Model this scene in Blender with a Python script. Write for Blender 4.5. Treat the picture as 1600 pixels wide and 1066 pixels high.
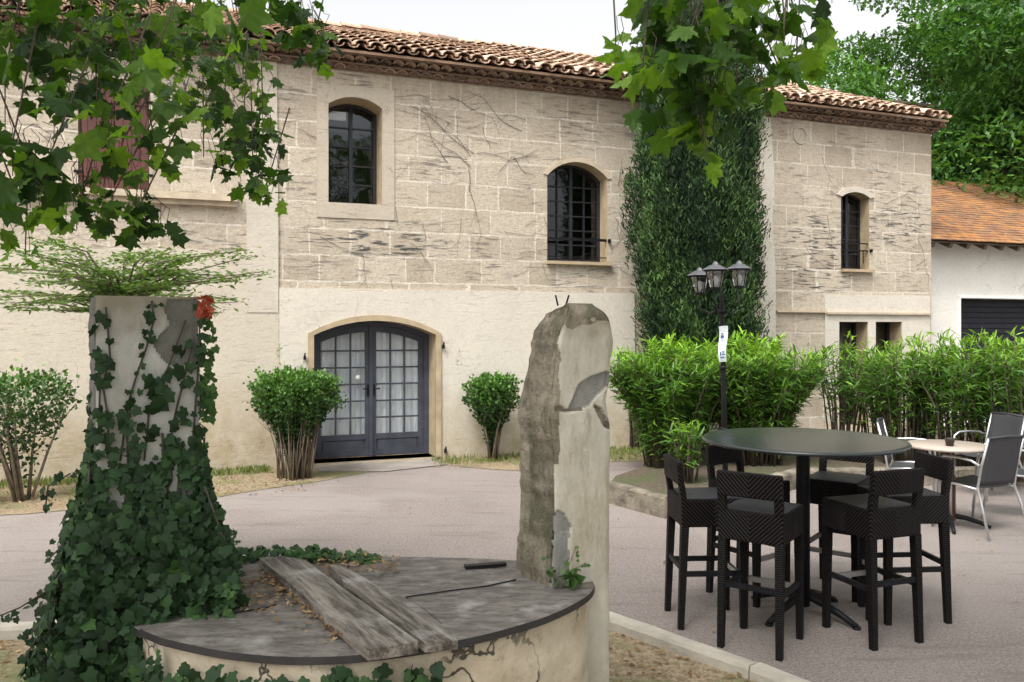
import bpy, math, random
import numpy as np
from mathutils import Vector, Matrix, Quaternion
from mathutils.geometry import tessellate_polygon
R = math.radians
random.seed(7); RNG = np.random.default_rng(11)
for o in list(bpy.data.objects): bpy.data.objects.remove(o)
SC = bpy.context.scene; COL = SC.collection

# ------------------------------------------------------------ camera, sky, sun, exposure
F, HZ, CH = 1300.0, 513.0, 1.8          # focal length (photo pixels), horizon row, eye height
cam = bpy.data.cameras.new('camera'); camo = bpy.data.objects.new('camera', cam); COL.objects.link(camo)
camo.location = (0, 0, CH); camo.rotation_euler = (R(90), 0, 0)
cam.sensor_width = 36; cam.lens = 36*F/1600; cam.shift_y = -(533-HZ)/1600; cam.clip_end = 600; cam.clip_start = .05
SC.camera = camo
SUN_EL, SUN_AZ = 56, 208                # azimuth the sun stands at, degrees clockwise from +Y
w = bpy.data.worlds.new("World"); SC.world = w; w.use_nodes = True
nt = w.node_tree; bg = nt.nodes['Background']
sky = nt.nodes.new('ShaderNodeTexSky'); sky.sky_type = 'NISHITA'; sky.sun_disc = False
sky.sun_elevation = R(SUN_EL); sky.sun_rotation = R(SUN_AZ); sky.dust_density = 6; sky.air_density = 1.2; sky.ozone_density = .6
hs = nt.nodes.new('ShaderNodeHueSaturation'); hs.inputs['Saturation'].default_value = .08; hs.inputs['Value'].default_value = 1.0
nt.links.new(sky.outputs[0], hs.inputs['Color']); nt.links.new(hs.outputs[0], bg.inputs[0]); bg.inputs[1].default_value = .15
sl = bpy.data.lights.new('sun', 'SUN'); sl.energy = 0.9; sl.angle = R(14); sl.color = (1, .96, .9)
so = bpy.data.objects.new('sun', sl); COL.objects.link(so)
az, el = R(SUN_AZ), R(SUN_EL)
sd = Vector((math.sin(az)*math.cos(el), math.cos(az)*math.cos(el), math.sin(el)))
so.rotation_euler = sd.to_track_quat('Z', 'Y').to_euler(); so.location = (0, 0, 30)
SC.view_settings.view_transform = 'Standard'; SC.view_settings.look = 'None'; SC.view_settings.gamma = 1
SC.view_settings.exposure = 1.08
SC.cycles.max_bounces = 8; SC.cycles.transparent_max_bounces = 12

# ------------------------------------------------------------ coordinate helpers
def at(px, py, Y): return Vector(((px-800)/F*Y, Y, CH-(py-HZ)/F*Y))
def gnd(px, py):
    Y = F*CH/(py-HZ); return ((px-800)/F*Y, Y)
def onz(px, py, z):
    Y = F*(CH-z)/(py-HZ); return ((px-800)/F*Y, Y)
WA = R(20.7); UX, UY = math.cos(WA), math.sin(WA); WP = (-1.877, 11.09)
def ws(px, off=0.0):                    # station along the facade line seen at column px (off = metres behind it)
    k = (px-800)/F; ox, oy = WP[0]-UY*off, WP[1]+UX*off
    return (oy*k-ox)/(UX-UY*k)
def wz(px, py, off=0.0):
    Y = WP[1]+UX*off+UY*ws(px, off); return CH-(py-HZ)/F*Y
def wpt(s, d, z):                       # facade coordinates to world (d = out of the wall, towards the yard)
    return Vector((WP[0]+UX*s+UY*d, WP[1]+UY*s-UX*d, z))

# ------------------------------------------------------------ materials
class NT:
    def __init__(s, name):
        s.m = bpy.data.materials.new(name); s.m.use_nodes = True; s.t = s.m.node_tree
        s.b = s.t.nodes['Principled BSDF']; s.out = s.t.nodes['Material Output']
        s.tc = s.t.nodes.new('ShaderNodeTexCoord').outputs['Object']
    def n(s, typ, ins=None, **kw):
        x = s.t.nodes.new(typ)
        for k, v in kw.items(): setattr(x, k, v)
        for k, v in (ins or {}).items():
            if isinstance(v, bpy.types.NodeSocket): s.t.links.new(v, x.inputs[k])
            else: x.inputs[k].default_value = v
        return x
    def noise(s, scale, vec=None, detail=4, rough=.55, dist=0):
        return s.n('ShaderNodeTexNoise', {'Vector': vec or s.tc, 'Scale': scale, 'Detail': detail, 'Roughness': rough, 'Distortion': dist}).outputs['Fac']
    def map(s, scale=(1, 1, 1), loc=(0, 0, 0), rot=(0, 0, 0), vec=None):
        return s.n('ShaderNodeMapping', {'Vector': vec or s.tc, 'Scale': scale, 'Location': loc, 'Rotation': rot}).outputs[0]
    def rng(s, v, a, b, c=0., d=1.):
        return s.n('ShaderNodeMapRange', {'Value': v, 'From Min': a, 'From Max': b, 'To Min': c, 'To Max': d}).outputs[0]
    def mix(s, f, a, b, typ='MIX'):
        x = s.n('ShaderNodeMix', data_type='RGBA', blend_type=typ)
        for i, v in ((0, f), (6, a), (7, b)):
            if isinstance(v, bpy.types.NodeSocket): s.t.links.new(v, x.inputs[i])
            else: x.inputs[i].default_value = (*v, 1) if i else v
        return x.outputs[2]
    def math(s, op, a, b=0., c=0.):
        x = s.n('ShaderNodeMath', operation=op)
        for i, v in enumerate((a, b, c)):
            if isinstance(v, bpy.types.NodeSocket): s.t.links.new(v, x.inputs[i])
            else: x.inputs[i].default_value = v
        return x.outputs[0]
    def sep(s, vec=None): return s.n('ShaderNodeSeparateXYZ', {0: vec or s.tc}).outputs
    def comb(s, x, y, z=0.): return s.n('ShaderNodeCombineXYZ', {0: x, 1: y, 2: z}).outputs[0]
    def col(s, c):
        if isinstance(c, bpy.types.NodeSocket): s.t.links.new(c, s.b.inputs['Base Color'])
        else: s.b.inputs['Base Color'].default_value = (*c, 1)
        return s
    def rough(s, r):
        if isinstance(r, bpy.types.NodeSocket): s.t.links.new(r, s.b.inputs['Roughness'])
        else: s.b.inputs['Roughness'].default_value = r
        return s
    def bump(s, h, strength=.3, dist=.01):
        b = s.n('ShaderNodeBump', {'Height': h, 'Strength': strength, 'Distance': dist}); s.t.links.new(b.outputs[0], s.b.inputs['Normal']); return s
    def attr(s, name='tint'): return s.n('ShaderNodeAttribute', attribute_name=name).outputs['Fac']

def m_simple(name, c, r=.6, var=.15, scale=8, bump=.2, bd=.005, metal=0):
    t = NT(name); nz = t.noise(scale); n2 = t.noise(scale*7)
    f = t.rng(nz, .3, .7); c2 = tuple(x*(1-var*2) for x in c)
    t.col(t.mix(f, c, c2)).rough(r).bump(n2, bump, bd); t.b.inputs['Metallic'].default_value = metal
    return t.m

def m_leaf(name, dark, mid, light, trans=.35, rough=.45, vein=False):
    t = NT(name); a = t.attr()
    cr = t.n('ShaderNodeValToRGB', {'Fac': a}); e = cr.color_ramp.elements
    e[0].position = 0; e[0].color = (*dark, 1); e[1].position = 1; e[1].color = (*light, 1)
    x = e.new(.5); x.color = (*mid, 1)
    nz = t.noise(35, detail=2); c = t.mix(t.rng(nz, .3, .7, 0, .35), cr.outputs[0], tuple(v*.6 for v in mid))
    t.col(c).rough(rough); t.b.inputs['Specular IOR Level'].default_value = .4
    tr = t.n('ShaderNodeBsdfTranslucent'); c3 = t.mix(1., c, (1.5, 1.55, .5), 'MULTIPLY'); t.t.links.new(c3, tr.inputs[0])
    mx = t.n('ShaderNodeMixShader', {0: trans, 1: t.b.outputs[0], 2: tr.outputs[0]})
    t.t.links.new(mx.outputs[0], t.out.inputs[0]); return t.m

def m_ashlar():
    t = NT('ashlar'); x, y, z = t.sep()
    dz = t.noise(5, t.comb(x, z, 9.), 3)
    zz = t.math('ADD', z, t.math('MULTIPLY', t.math('SUBTRACT', dz, .5), .035)); row = t.math('FLOOR', t.math('DIVIDE', zz, .345))
    dx = t.noise(.85, t.comb(x, t.math('MULTIPLY', row, 7.3), 3.), 1)
    xx = t.math('ADD', t.math('ADD', x, t.math('MULTIPLY', dx, 1.1)), t.math('MULTIPLY', t.noise(7, t.comb(x, z, 4.), 3), .05))
    v = t.comb(xx, zz, 0.)
    br = t.n('ShaderNodeTexBrick', {'Vector': v, 'Scale': 1., 'Mortar Size': .014, 'Mortar Smooth': .3, 'Bias': 0., 'Brick Width': .54, 'Row Height': .345,
             'Color1': (.35, .29, .215, 1), 'Color2': (.53, .46, .36, 1), 'Mortar': (.67, .61, .51, 1)}, offset=.43, squash=1.35, squash_frequency=3)
    blotch = t.rng(t.noise(1.3, detail=5), .35, .68)
    c = t.mix(t.math('MULTIPLY', blotch, .65), br.outputs['Color'], (.56, .495, .405))
    c = t.mix(t.rng(t.noise(14, detail=7, rough=.75), .45, .7, 0, .6), c, (.3, .24, .18)); c = t.mix(t.rng(t.noise(34, detail=5, rough=.85), .52, .66, 0, .7), c, (.2, .17, .135)); c = t.mix(t.rng(t.noise(24, t.map(loc=(5, 5, 5)), 5, .85), .54, .66, 0, .6), c, (.66, .6, .51))
    # horizontal tooling / weathering scratches, dark and shaped on their own
    sc = t.noise(1, t.map((3.2, 1, 26)), 5, .65, .6); zone = t.rng(t.noise(.9, t.map((1, 1, 1.6), (3.1, 0, 1.7)), 2), .48, .6)
    def blob(cx, cz, rx, rz):
        q = t.math('SQRT', t.math('ADD', t.math('POWER', t.math('DIVIDE', t.math('SUBTRACT', x, cx), rx), 2.), t.math('POWER', t.math('DIVIDE', t.math('SUBTRACT', z, cz), rz), 2.)))
        return t.rng(t.math('ADD', q, t.math('MULTIPLY', t.noise(1.7, detail=4), .8)), 1.45, .9)
    zone = t.math('MAXIMUM', t.math('MULTIPLY', zone, .6), t.math('MAXIMUM', blob(ws(590), 3.0, 1.3, .35), t.math('MAXIMUM', blob(ws(1400), 3.55, 1.0, .5), blob(ws(1280), 3.0, 1.1, .9))))
    c = t.mix(t.math('MULTIPLY', t.rng(sc, .52, .6), t.math('MULTIPLY', zone, 1.)), c, (.075, .07, .065))
    sc2 = t.noise(1, t.map((5, 1, 40), (7, 0, 2)), 3, .6, 1.2)
    c = t.mix(t.rng(sc2, .59, .7, 0, .4), c, (.17, .145, .12))
    eave_brown = t.math('MULTIPLY', t.rng(z, 4.75, 5.25), t.rng(t.noise(2.2, t.map((2, 1, .5))), .4, .6)); c = t.mix(t.math('MULTIPLY', eave_brown, .35), c, (.25, .2, .15))  # browner towards the eave, broken up by noise
    t.col(c).rough(.92)
    h = t.math('ADD', t.math('MULTIPLY', br.outputs['Fac'], -.15), t.math('ADD', t.noise(30, detail=8, rough=.7), t.math('MULTIPLY', t.rng(sc, .55, .7), -.5)))
    t.bump(h, .55, .02); return t.m

def m_render(name, base, stain, low=1.0, scr=.4):
    t = NT(name); x, y, z = t.sep()
    n1 = t.noise(1.1, detail=6, rough=.6); c = t.mix(t.rng(n1, .35, .65, 0, .55), base, tuple(v*.82 for v in base))
    c = t.mix(t.rng(t.noise(18, detail=5, rough=.7), .5, .8, 0, .4), c, tuple(v*.6 for v in base))
    hz = t.math('ADD', z, t.math('MULTIPLY', t.noise(1.6, detail=4), 1.1))
    c = t.mix(t.math('MULTIPLY', t.rng(hz, low+.5, low-.2, 0, 1.), t.rng(t.noise(4, detail=7, rough=.75), .36, .58, .35, .95)), c, stain); c = t.mix(t.rng(t.noise(30, detail=6, rough=.85), .53, .66, 0, .5), c, tuple(v*.55 for v in base))
    sc = t.noise(1, t.map((3, 1, 22)), 5, .7, 1.); c = t.mix(t.rng(sc, .58, .72, 0, scr), c, tuple(v*.45 for v in base))
    vor = t.n('ShaderNodeTexVoronoi', {'Vector': t.n('ShaderNodeVectorMath', {0: t.tc, 1: t.n('ShaderNodeTexNoise', {'Vector': t.tc, 'Scale': 2.5, 'Detail': 5.}).outputs['Color']}, operation='ADD').outputs[0], 'Scale': 1.1}, feature='DISTANCE_TO_EDGE').outputs['Distance']
    ck = t.math('MULTIPLY', t.rng(vor, .006, .001), t.rng(t.noise(.8, t.map(loc=(4, 4, 4)), 2), .5, .56))
    c = t.mix(t.math('MULTIPLY', ck, .6), c, (.15, .12, .1))
    t.col(c).rough(.9)
    t.bump(t.math('ADD', t.noise(26, detail=8, rough=.72), t.math('MULTIPLY', t.rng(sc, .55, .7), -.35)), .5, .015); return t.m

M = {}
M['ashlar'] = m_ashlar()
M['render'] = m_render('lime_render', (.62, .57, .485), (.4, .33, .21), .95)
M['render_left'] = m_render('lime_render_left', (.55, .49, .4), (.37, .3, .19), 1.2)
M['quoin'] = m_render('pale_quoin', (.56, .505, .42), (.5, .43, .34), -2, .5); M['band'] = m_render('stone_band', (.48, .42, .335), (.5, .43, .34), -2, .7)
M['trim'] = m_simple('stone_trim', (.55, .46, .34), .85, .15, 6, .4, .01)
M['trim_dark'] = m_simple('stone_trim_warm', (.46, .36, .23), .85, .15, 6, .4, .01)
M['white_render'] = m_render('white_render', (.72, .7, .64), (.6, .55, .46), -1.2, .05)

def m_tile(name, a, b, c3):
    t = NT(name); at_ = t.attr()
    cr = t.n('ShaderNodeValToRGB', {'Fac': at_}); e = cr.color_ramp.elements
    e[0].color = (*a, 1); e[1].color = (*c3, 1); x = e.new(.5); x.color = (*b, 1)
    l = t.rng(t.noise(9, detail=6, rough=.7), .52, .66, 0, .75); c = t.mix(l, cr.outputs[0], (.22, .19, .15))
    l2 = t.rng(t.noise(5, t.map(loc=(5, 2, 8)), 5, .7), .58, .68, 0, .6); c = t.mix(l2, c, (.42, .33, .2))
    t.col(c).rough(.9).bump(t.noise(40, detail=5), .4, .01); return t.m
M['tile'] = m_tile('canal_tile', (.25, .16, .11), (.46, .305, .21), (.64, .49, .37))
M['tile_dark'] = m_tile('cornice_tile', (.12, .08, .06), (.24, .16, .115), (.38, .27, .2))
def m_flat_tile():
    t = NT('flat_tile'); x, y, z = t.sep()
    br = t.n('ShaderNodeTexBrick', {'Vector': t.comb(x, t.math('MULTIPLY', y, 1.)), 'Scale': 1., 'Mortar Size': .006, 'Brick Width': .17, 'Row Height': .16,
        'Color1': (.3, .135, .065, 1), 'Color2': (.17, .085, .05, 1), 'Mortar': (.09, .05, .03, 1)})
    c = t.mix(t.rng(t.noise(2.3, detail=6, rough=.75), .46, .6, 0, .8), br.outputs[0], (.44, .19, .045))
    c = t.mix(t.rng(t.noise(5, t.map(loc=(9, 0, 0)), 6, .75), .5, .64, 0, .85), c, (.16, .125, .08)); c = t.mix(t.rng(t.noise(11, t.map(loc=(2, 7, 0)), 5, .75), .56, .66, 0, .7), c, (.42, .3, .11))
    t.col(c).rough(.9).bump(t.noise(25), .4, .01); return t.m
M['flat_tile'] = m_flat_tile()
def m_asphalt():
    t = NT('asphalt'); big = t.noise(.35, detail=4); sp = t.noise(85, detail=4, rough=.85); sp2 = t.noise(48, detail=5, rough=.9)
    c = t.mix(t.rng(big, .35, .65), (.28, .235, .212), (.36, .306, .278))
    c = t.mix(t.rng(sp, .48, .62, 0, .8), c, (.09, .075, .07)); c = t.mix(t.rng(sp2, .53, .62, 0, .75), c, (.47, .42, .385)); c = t.mix(t.rng(t.noise(38, t.map(loc=(3, 3, 0)), 4, .8), .54, .66, 0, .75), c, (.1, .082, .077))
    c = t.mix(t.rng(t.noise(1.6, t.map((1, .5, 1)), 6, .7), .55, .75, 0, .4), c, (.2, .165, .15)); pt_ = t.rng(t.noise(.22, t.map(loc=(11, 4, 0)), 3), .5, .53, 0, .42); c = t.mix(pt_, c, (.36, .32, .29)); c = t.mix(t.rng(t.noise(3, t.map((.3, 2, 1), rot=(0, 0, .35)), 5, .7), .54, .68, 0, .6), c, (.17, .145, .13))
    t.col(c).rough(.88).bump(t.math('ADD', sp, sp2), .9, .012); return t.m
M['asphalt'] = m_asphalt()
def m_soil(name, a, b, g, gf):
    t = NT(name); c = t.mix(t.rng(t.noise(22, detail=6, rough=.75), .4, .62), a, b)
    c = t.mix(t.rng(t.noise(70, detail=3, rough=.8), .55, .65, 0, .8), c, tuple(min(1, v*1.6) for v in b))
    c = t.mix(t.math('MULTIPLY', t.rng(t.noise(2.2, detail=4), .48, .6), gf), c, g)
    t.col(c).rough(.95).bump(t.noise(45, detail=6, rough=.75), .8, .02); return t.m
M['soil'] = m_soil('leafy_soil', (.17, .125, .075), (.36, .28, .18), (.11, .15, .04), .6)
M['soil_dark'] = m_soil('dark_bed_soil', (.06, .045, .03), (.13, .1, .065), (.06, .09, .025), .6)
M['kerb'] = m_simple('kerb_stone', (.47, .43, .36), .9, .2, 5, .5, .01)
M['kerb_old'] = m_simple('kerb_old', (.29, .25, .19), .95, .4, 5, .8, .02)
M['paving'] = m_simple('threshold_stone', (.3, .265, .235), .9, .15, 4, .4, .01)
M['blue_wood'] = m_simple('slate_blue_wood', (.06, .067, .09), .5, .25, 6, .25, .004)
M['black_wood'] = m_simple('dark_window_wood', (.02, .02, .026), .5, .2, 6, .2, .004)
M['iron'] = m_simple('black_iron', (.012, .012, .014), .45, .2, 20, .2, .002)
M['red_wood'] = m_simple('burgundy_wood', (.12, .035, .028), .6, .2, 6, .2, .004)
M['door_dark'] = m_simple('dark_door', (.02, .022, .03), .5, .2, 6, .2, .004)
M['curtain'] = m_simple('curtain', (.85, .88, .9), .9, .06, 3, .1, .003)
M['interior'] = m_simple('dark_interior', (.05, .045, .04), .95)  # near-black: darkness of the rooms behind the glass put into the colour
def m_glass(name, refl=.18):
    t = NT(name); tr = t.n('ShaderNodeBsdfTransparent', {'Color': (.96, .98, .98, 1)}); gl = t.n('ShaderNodeBsdfGlossy', {'Roughness': .03, 'Color': (.9, .95, 1, 1)})
    lw = t.n('ShaderNodeLayerWeight', {'Blend': .35})
    mx = t.n('ShaderNodeMixShader', {0: t.rng(lw.outputs['Fresnel'], 0, 1, refl*.4, refl+.5), 1: tr.outputs[0], 2: gl.outputs[0]})
    wv = t.noise(2.5); b = t.n('ShaderNodeBump', {'Height': wv, 'Strength': .15, 'Distance': .02}); t.t.links.new(b.outputs[0], gl.inputs['Normal'])
    t.t.links.new(mx.outputs[0], t.out.inputs[0]); return t.m
M['glass'] = m_glass('window_glass', .1)
M['glass_lamp'] = m_glass('lamp_glass', .45)
def m_wood(name, a, b, sc=(2, 30, 30)):
    t = NT(name); g = t.noise(1, t.map(sc), 6, .7, .4); g2 = t.noise(1, t.map(tuple(v*3 for v in sc)), 3, .7)
    c = t.mix(t.rng(g, .4, .6), a, b); c = t.mix(t.rng(g2, .55, .7, 0, .8), c, tuple(v*.35 for v in a)); c = t.mix(t.rng(t.noise(6, detail=5), .56, .7, 0, .6), c, (.34, .33, .31))
    t.col(c).rough(.85).bump(t.math('ADD', g, g2), .8, .008); return t.m
M['grey_wood'] = m_wood('weathered_plank', (.05, .04, .032), (.22, .195, .165), (2.5, 22, 22))
M['lid_wood'] = m_wood('lid_wood', (.085, .075, .066), (.17, .152, .135), (7, 20, 20))
M['lid_edge'] = m_simple('lid_iron_band', (.03, .027, .028), .6, .2, 12, .3, .003)
def m_pillar_stone():
    t = NT('mossy_stone'); x, y, z = t.sep(); n1 = t.noise(6, detail=8, rough=.7); c = t.mix(t.rng(n1, .35, .65), (.17, .145, .105), (.4, .35, .27))
    c = t.mix(t.rng(t.noise(3.2, t.map((1, 1, .6), (2, 2, 2)), 5, .7), .46, .58, 0, .8), c, (.085, .085, .04))
    c = t.mix(t.rng(t.noise(2, t.map((2, 2, .7), (8, 1, 4)), 4), .52, .66, 0, .6), c, (.42, .36, .27))
    t.col(c).rough(.95).bump(t.math('ADD', n1, t.noise(30, detail=6, rough=.75)), 1., .03); return t.m
M['mossy'] = m_pillar_stone()
def m_pillar_plaster(name, base, dirt):
    t = NT(name); c = t.mix(t.rng(t.noise(3, detail=6, rough=.6), .35, .65), base, tuple(v*.75 for v in base))
    c = t.mix(t.rng(t.noise(2.2, t.map((2, 2, .8), (3, 3, 1)), 6, .7), .52, .68, 0, .75), c, dirt)
    c = t.mix(t.rng(t.noise(12, t.map((1, 1, .3)), 6, .75), .56, .7, 0, .6), c, tuple(v*.6 for v in dirt))
    x, y, z = t.sep(); hz = t.math('ADD', z, t.math('MULTIPLY', t.noise(9, detail=6), .35)); c = t.mix(t.rng(hz, 1.92, 2.06, 0, .75), c, (.2, .165, .1))
    t.col(c).rough(.88).bump(t.noise(32, detail=8, rough=.7), .45, .012); return t.m
M['plaster'] = m_pillar_plaster('pillar_plaster', (.52, .49, .41), (.33, .28, .19))
M['plaster_l'] = m_pillar_plaster('pillar_plaster_grey', (.42, .42, .385), (.32, .31, .26))
M['mortar'] = m_simple('grey_mortar', (.25, .245, .225), .95, .15, 14, .6, .01)
M['mortar_l'] = m_simple('grey_mortar_shade', (.16, .16, .135), .95, .15, 14, .6, .01)
def m_drum():
    t = NT('well_stone'); c = t.mix(t.rng(t.noise(4, detail=7, rough=.65), .35, .65), (.58, .5, .38), (.4, .33, .23))
    vv = t.n('ShaderNodeVectorMath', {0: t.tc, 1: t.n('ShaderNodeTexNoise', {'Vector': t.tc, 'Scale': 1.8, 'Detail': 5.}).outputs['Color']}, operation='ADD').outputs[0]
    vor = t.n('ShaderNodeTexVoronoi', {'Vector': vv, 'Scale': 2.6}, feature='DISTANCE_TO_EDGE').outputs['Distance']
    ck = t.math('MULTIPLY', t.rng(vor, .016, .006), t.rng(t.noise(1.8, t.map(loc=(1, 6, 3)), 3), .47, .55))
    c = t.mix(ck, c, (.07, .06, .045)); c = t.mix(t.rng(t.noise(15, detail=6, rough=.8), .55, .7, 0, .6), c, (.22, .19, .14))
    t.col(c).rough(.92).bump(t.math('ADD', t.noise(25, detail=7, rough=.7), t.math('MULTIPLY', ck, -2.)), .6, .015); return t.m
M['drum'] = m_drum()
M['bark'] = m_simple('bark', (.13, .1, .07), .95, .25, 10, .8, .02)
M['bark_pale'] = m_simple('pale_bark', (.24, .19, .14), .95, .25, 12, .8, .01)
M['dead_vine'] = m_simple('dead_vine', (.07, .055, .045), .95, .2, 12, .4, .003)
M['plane_leaf'] = m_leaf('plane_leaf', (.014, .04, .01), (.055, .13, .018), (.2, .36, .035), .5)
M['canopy_leaf'] = m_leaf('canopy_leaf', (.03, .08, .015), (.06, .14, .025), (.11, .22, .035), .35)
M['ivy_leaf'] = m_leaf('ivy_leaf', (.006, .02, .006), (.018, .052, .014), (.06, .14, .025), .12, .75)
M['cypress_leaf'] = m_leaf('cypress_leaf', (.005, .018, .006), (.02, .055, .014), (.09, .17, .04), .1, .8)
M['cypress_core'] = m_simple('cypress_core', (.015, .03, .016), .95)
M['oleander_leaf'] = m_leaf('oleander_leaf', (.03, .07, .025), (.1, .22, .03), (.32, .56, .045), .3, .4)
M['box_leaf'] = m_leaf('box_leaf', (.018, .045, .012), (.05, .115, .025), (.14, .3, .045), .22, .45)
M['feather_leaf'] = m_leaf('feather_leaf', (.07, .13, .04), (.14, .24, .06), (.26, .38, .12), .35, .5)
M['back_leaf'] = m_leaf('back_leaf', (.018, .055, .012), (.05, .14, .025), (.14, .3, .05), .28, .5)
M['red_leaf'] = m_leaf('red_leaf', (.2, .03, .02), (.35, .06, .03), (.45, .12, .05), .3, .5)
M['dry_leaf'] = m_leaf('dry_leaf', (.09, .045, .02), (.22, .13, .06), (.42, .3, .15), .15, .8)
M['grass'] = m_leaf('grass_blade', (.08, .1, .03), (.14, .2, .04), (.28, .3, .1), .2, .7)
def m_wicker():
    t = NT('black_wicker'); x, y, z = t.sep()
    v = t.math('SUBTRACT', z, t.math('ADD', t.math('ABSOLUTE', x), t.math('ABSOLUTE', y)))
    sn = t.math('SINE', t.math('MULTIPLY', v, 2*math.pi/.024)); sn2 = t.math('SINE', t.math('MULTIPLY', t.math('SUBTRACT', t.math('ABSOLUTE', x), z), 900.))
    c = t.mix(t.rng(sn, .2, .75), (.004, .0035, .0035), (.024, .019, .019)); t.b.inputs['Specular IOR Level'].default_value = .1; t.col(c).rough(.5).bump(t.math('ADD', sn, t.math('MULTIPLY', sn2, .2)), .8, .004); return t.m
M['wicker'] = m_wicker()
def m_weave_plain():
    t = NT('wicker_leg'); x, y, z = t.sep(); sn = t.math('SINE', t.math('MULTIPLY', z, 2*math.pi/.012))
    t.col(t.mix(t.rng(sn, -.5, .9), (.004, .0035, .0035), (.013, .0105, .01))).rough(.5).bump(sn, .6, .003); t.b.inputs['Specular IOR Level'].default_value = .12; return t.m
M['wicker_leg'] = m_weave_plain()
def m_weave_seat():
    t = NT('wicker_seat'); x, y, z = t.sep()
    sn = t.math('MULTIPLY', t.math('SINE', t.math('MULTIPLY', x, 2*math.pi/.02)), t.math('SINE', t.math('MULTIPLY', y, 2*math.pi/.02)))
    t.col(t.mix(t.rng(sn, -.5, .9), (.02, .019, .023), (.055, .054, .064))).rough(.38).bump(sn, .6, .003); return t.m
M['wicker_seat'] = m_weave_seat()
M['alu_rail'] = m_simple('brushed_rail', (.42, .42, .42), .35, .1, 20, .1, .002, .8)
M['table_top'] = m_simple('dark_table_top', (.03, .037, .037), .27, .2, 3, 0, .001)
M['alu'] = m_simple('aluminium_tube', (.62, .62, .62), .3, .08, 20, .1, .002, .85)
M['mesh_cloth'] = m_simple('dark_sling_cloth', (.05, .05, .055), .7, .2, 90, .5, .002)
M['beige_top'] = m_simple('speckled_table_top', (.5, .42, .35), .35, .1, 60, .05, .001)
M['brown_wood'] = m_simple('brown_slat', (.12, .045, .02), .5, .2, 20, .2, .002)
M['paper'] = m_simple('paper', (.75, .8, .82), .8, .05, 5, .1, .001)
M['ink'] = m_simple('blue_ink', (.05, .1, .25), .8, .1, 5, .1, .001)
M['white'] = m_simple('white_paint', (.8, .8, .78), .6, .03, 5, .1, .001)
M['lantern_top'] = m_simple('lantern_top', (.2, .2, .21), .3, .1, 20, .1, .002, .7)
M['plastic_pot'] = m_simple('dark_pot', (.04, .025, .022), .5, .1, 8, .1, .002)

for k_ in ('iron', 'door_dark'): M[k_].node_tree.nodes['Principled BSDF'].inputs['Specular IOR Level'].default_value = .18
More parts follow.
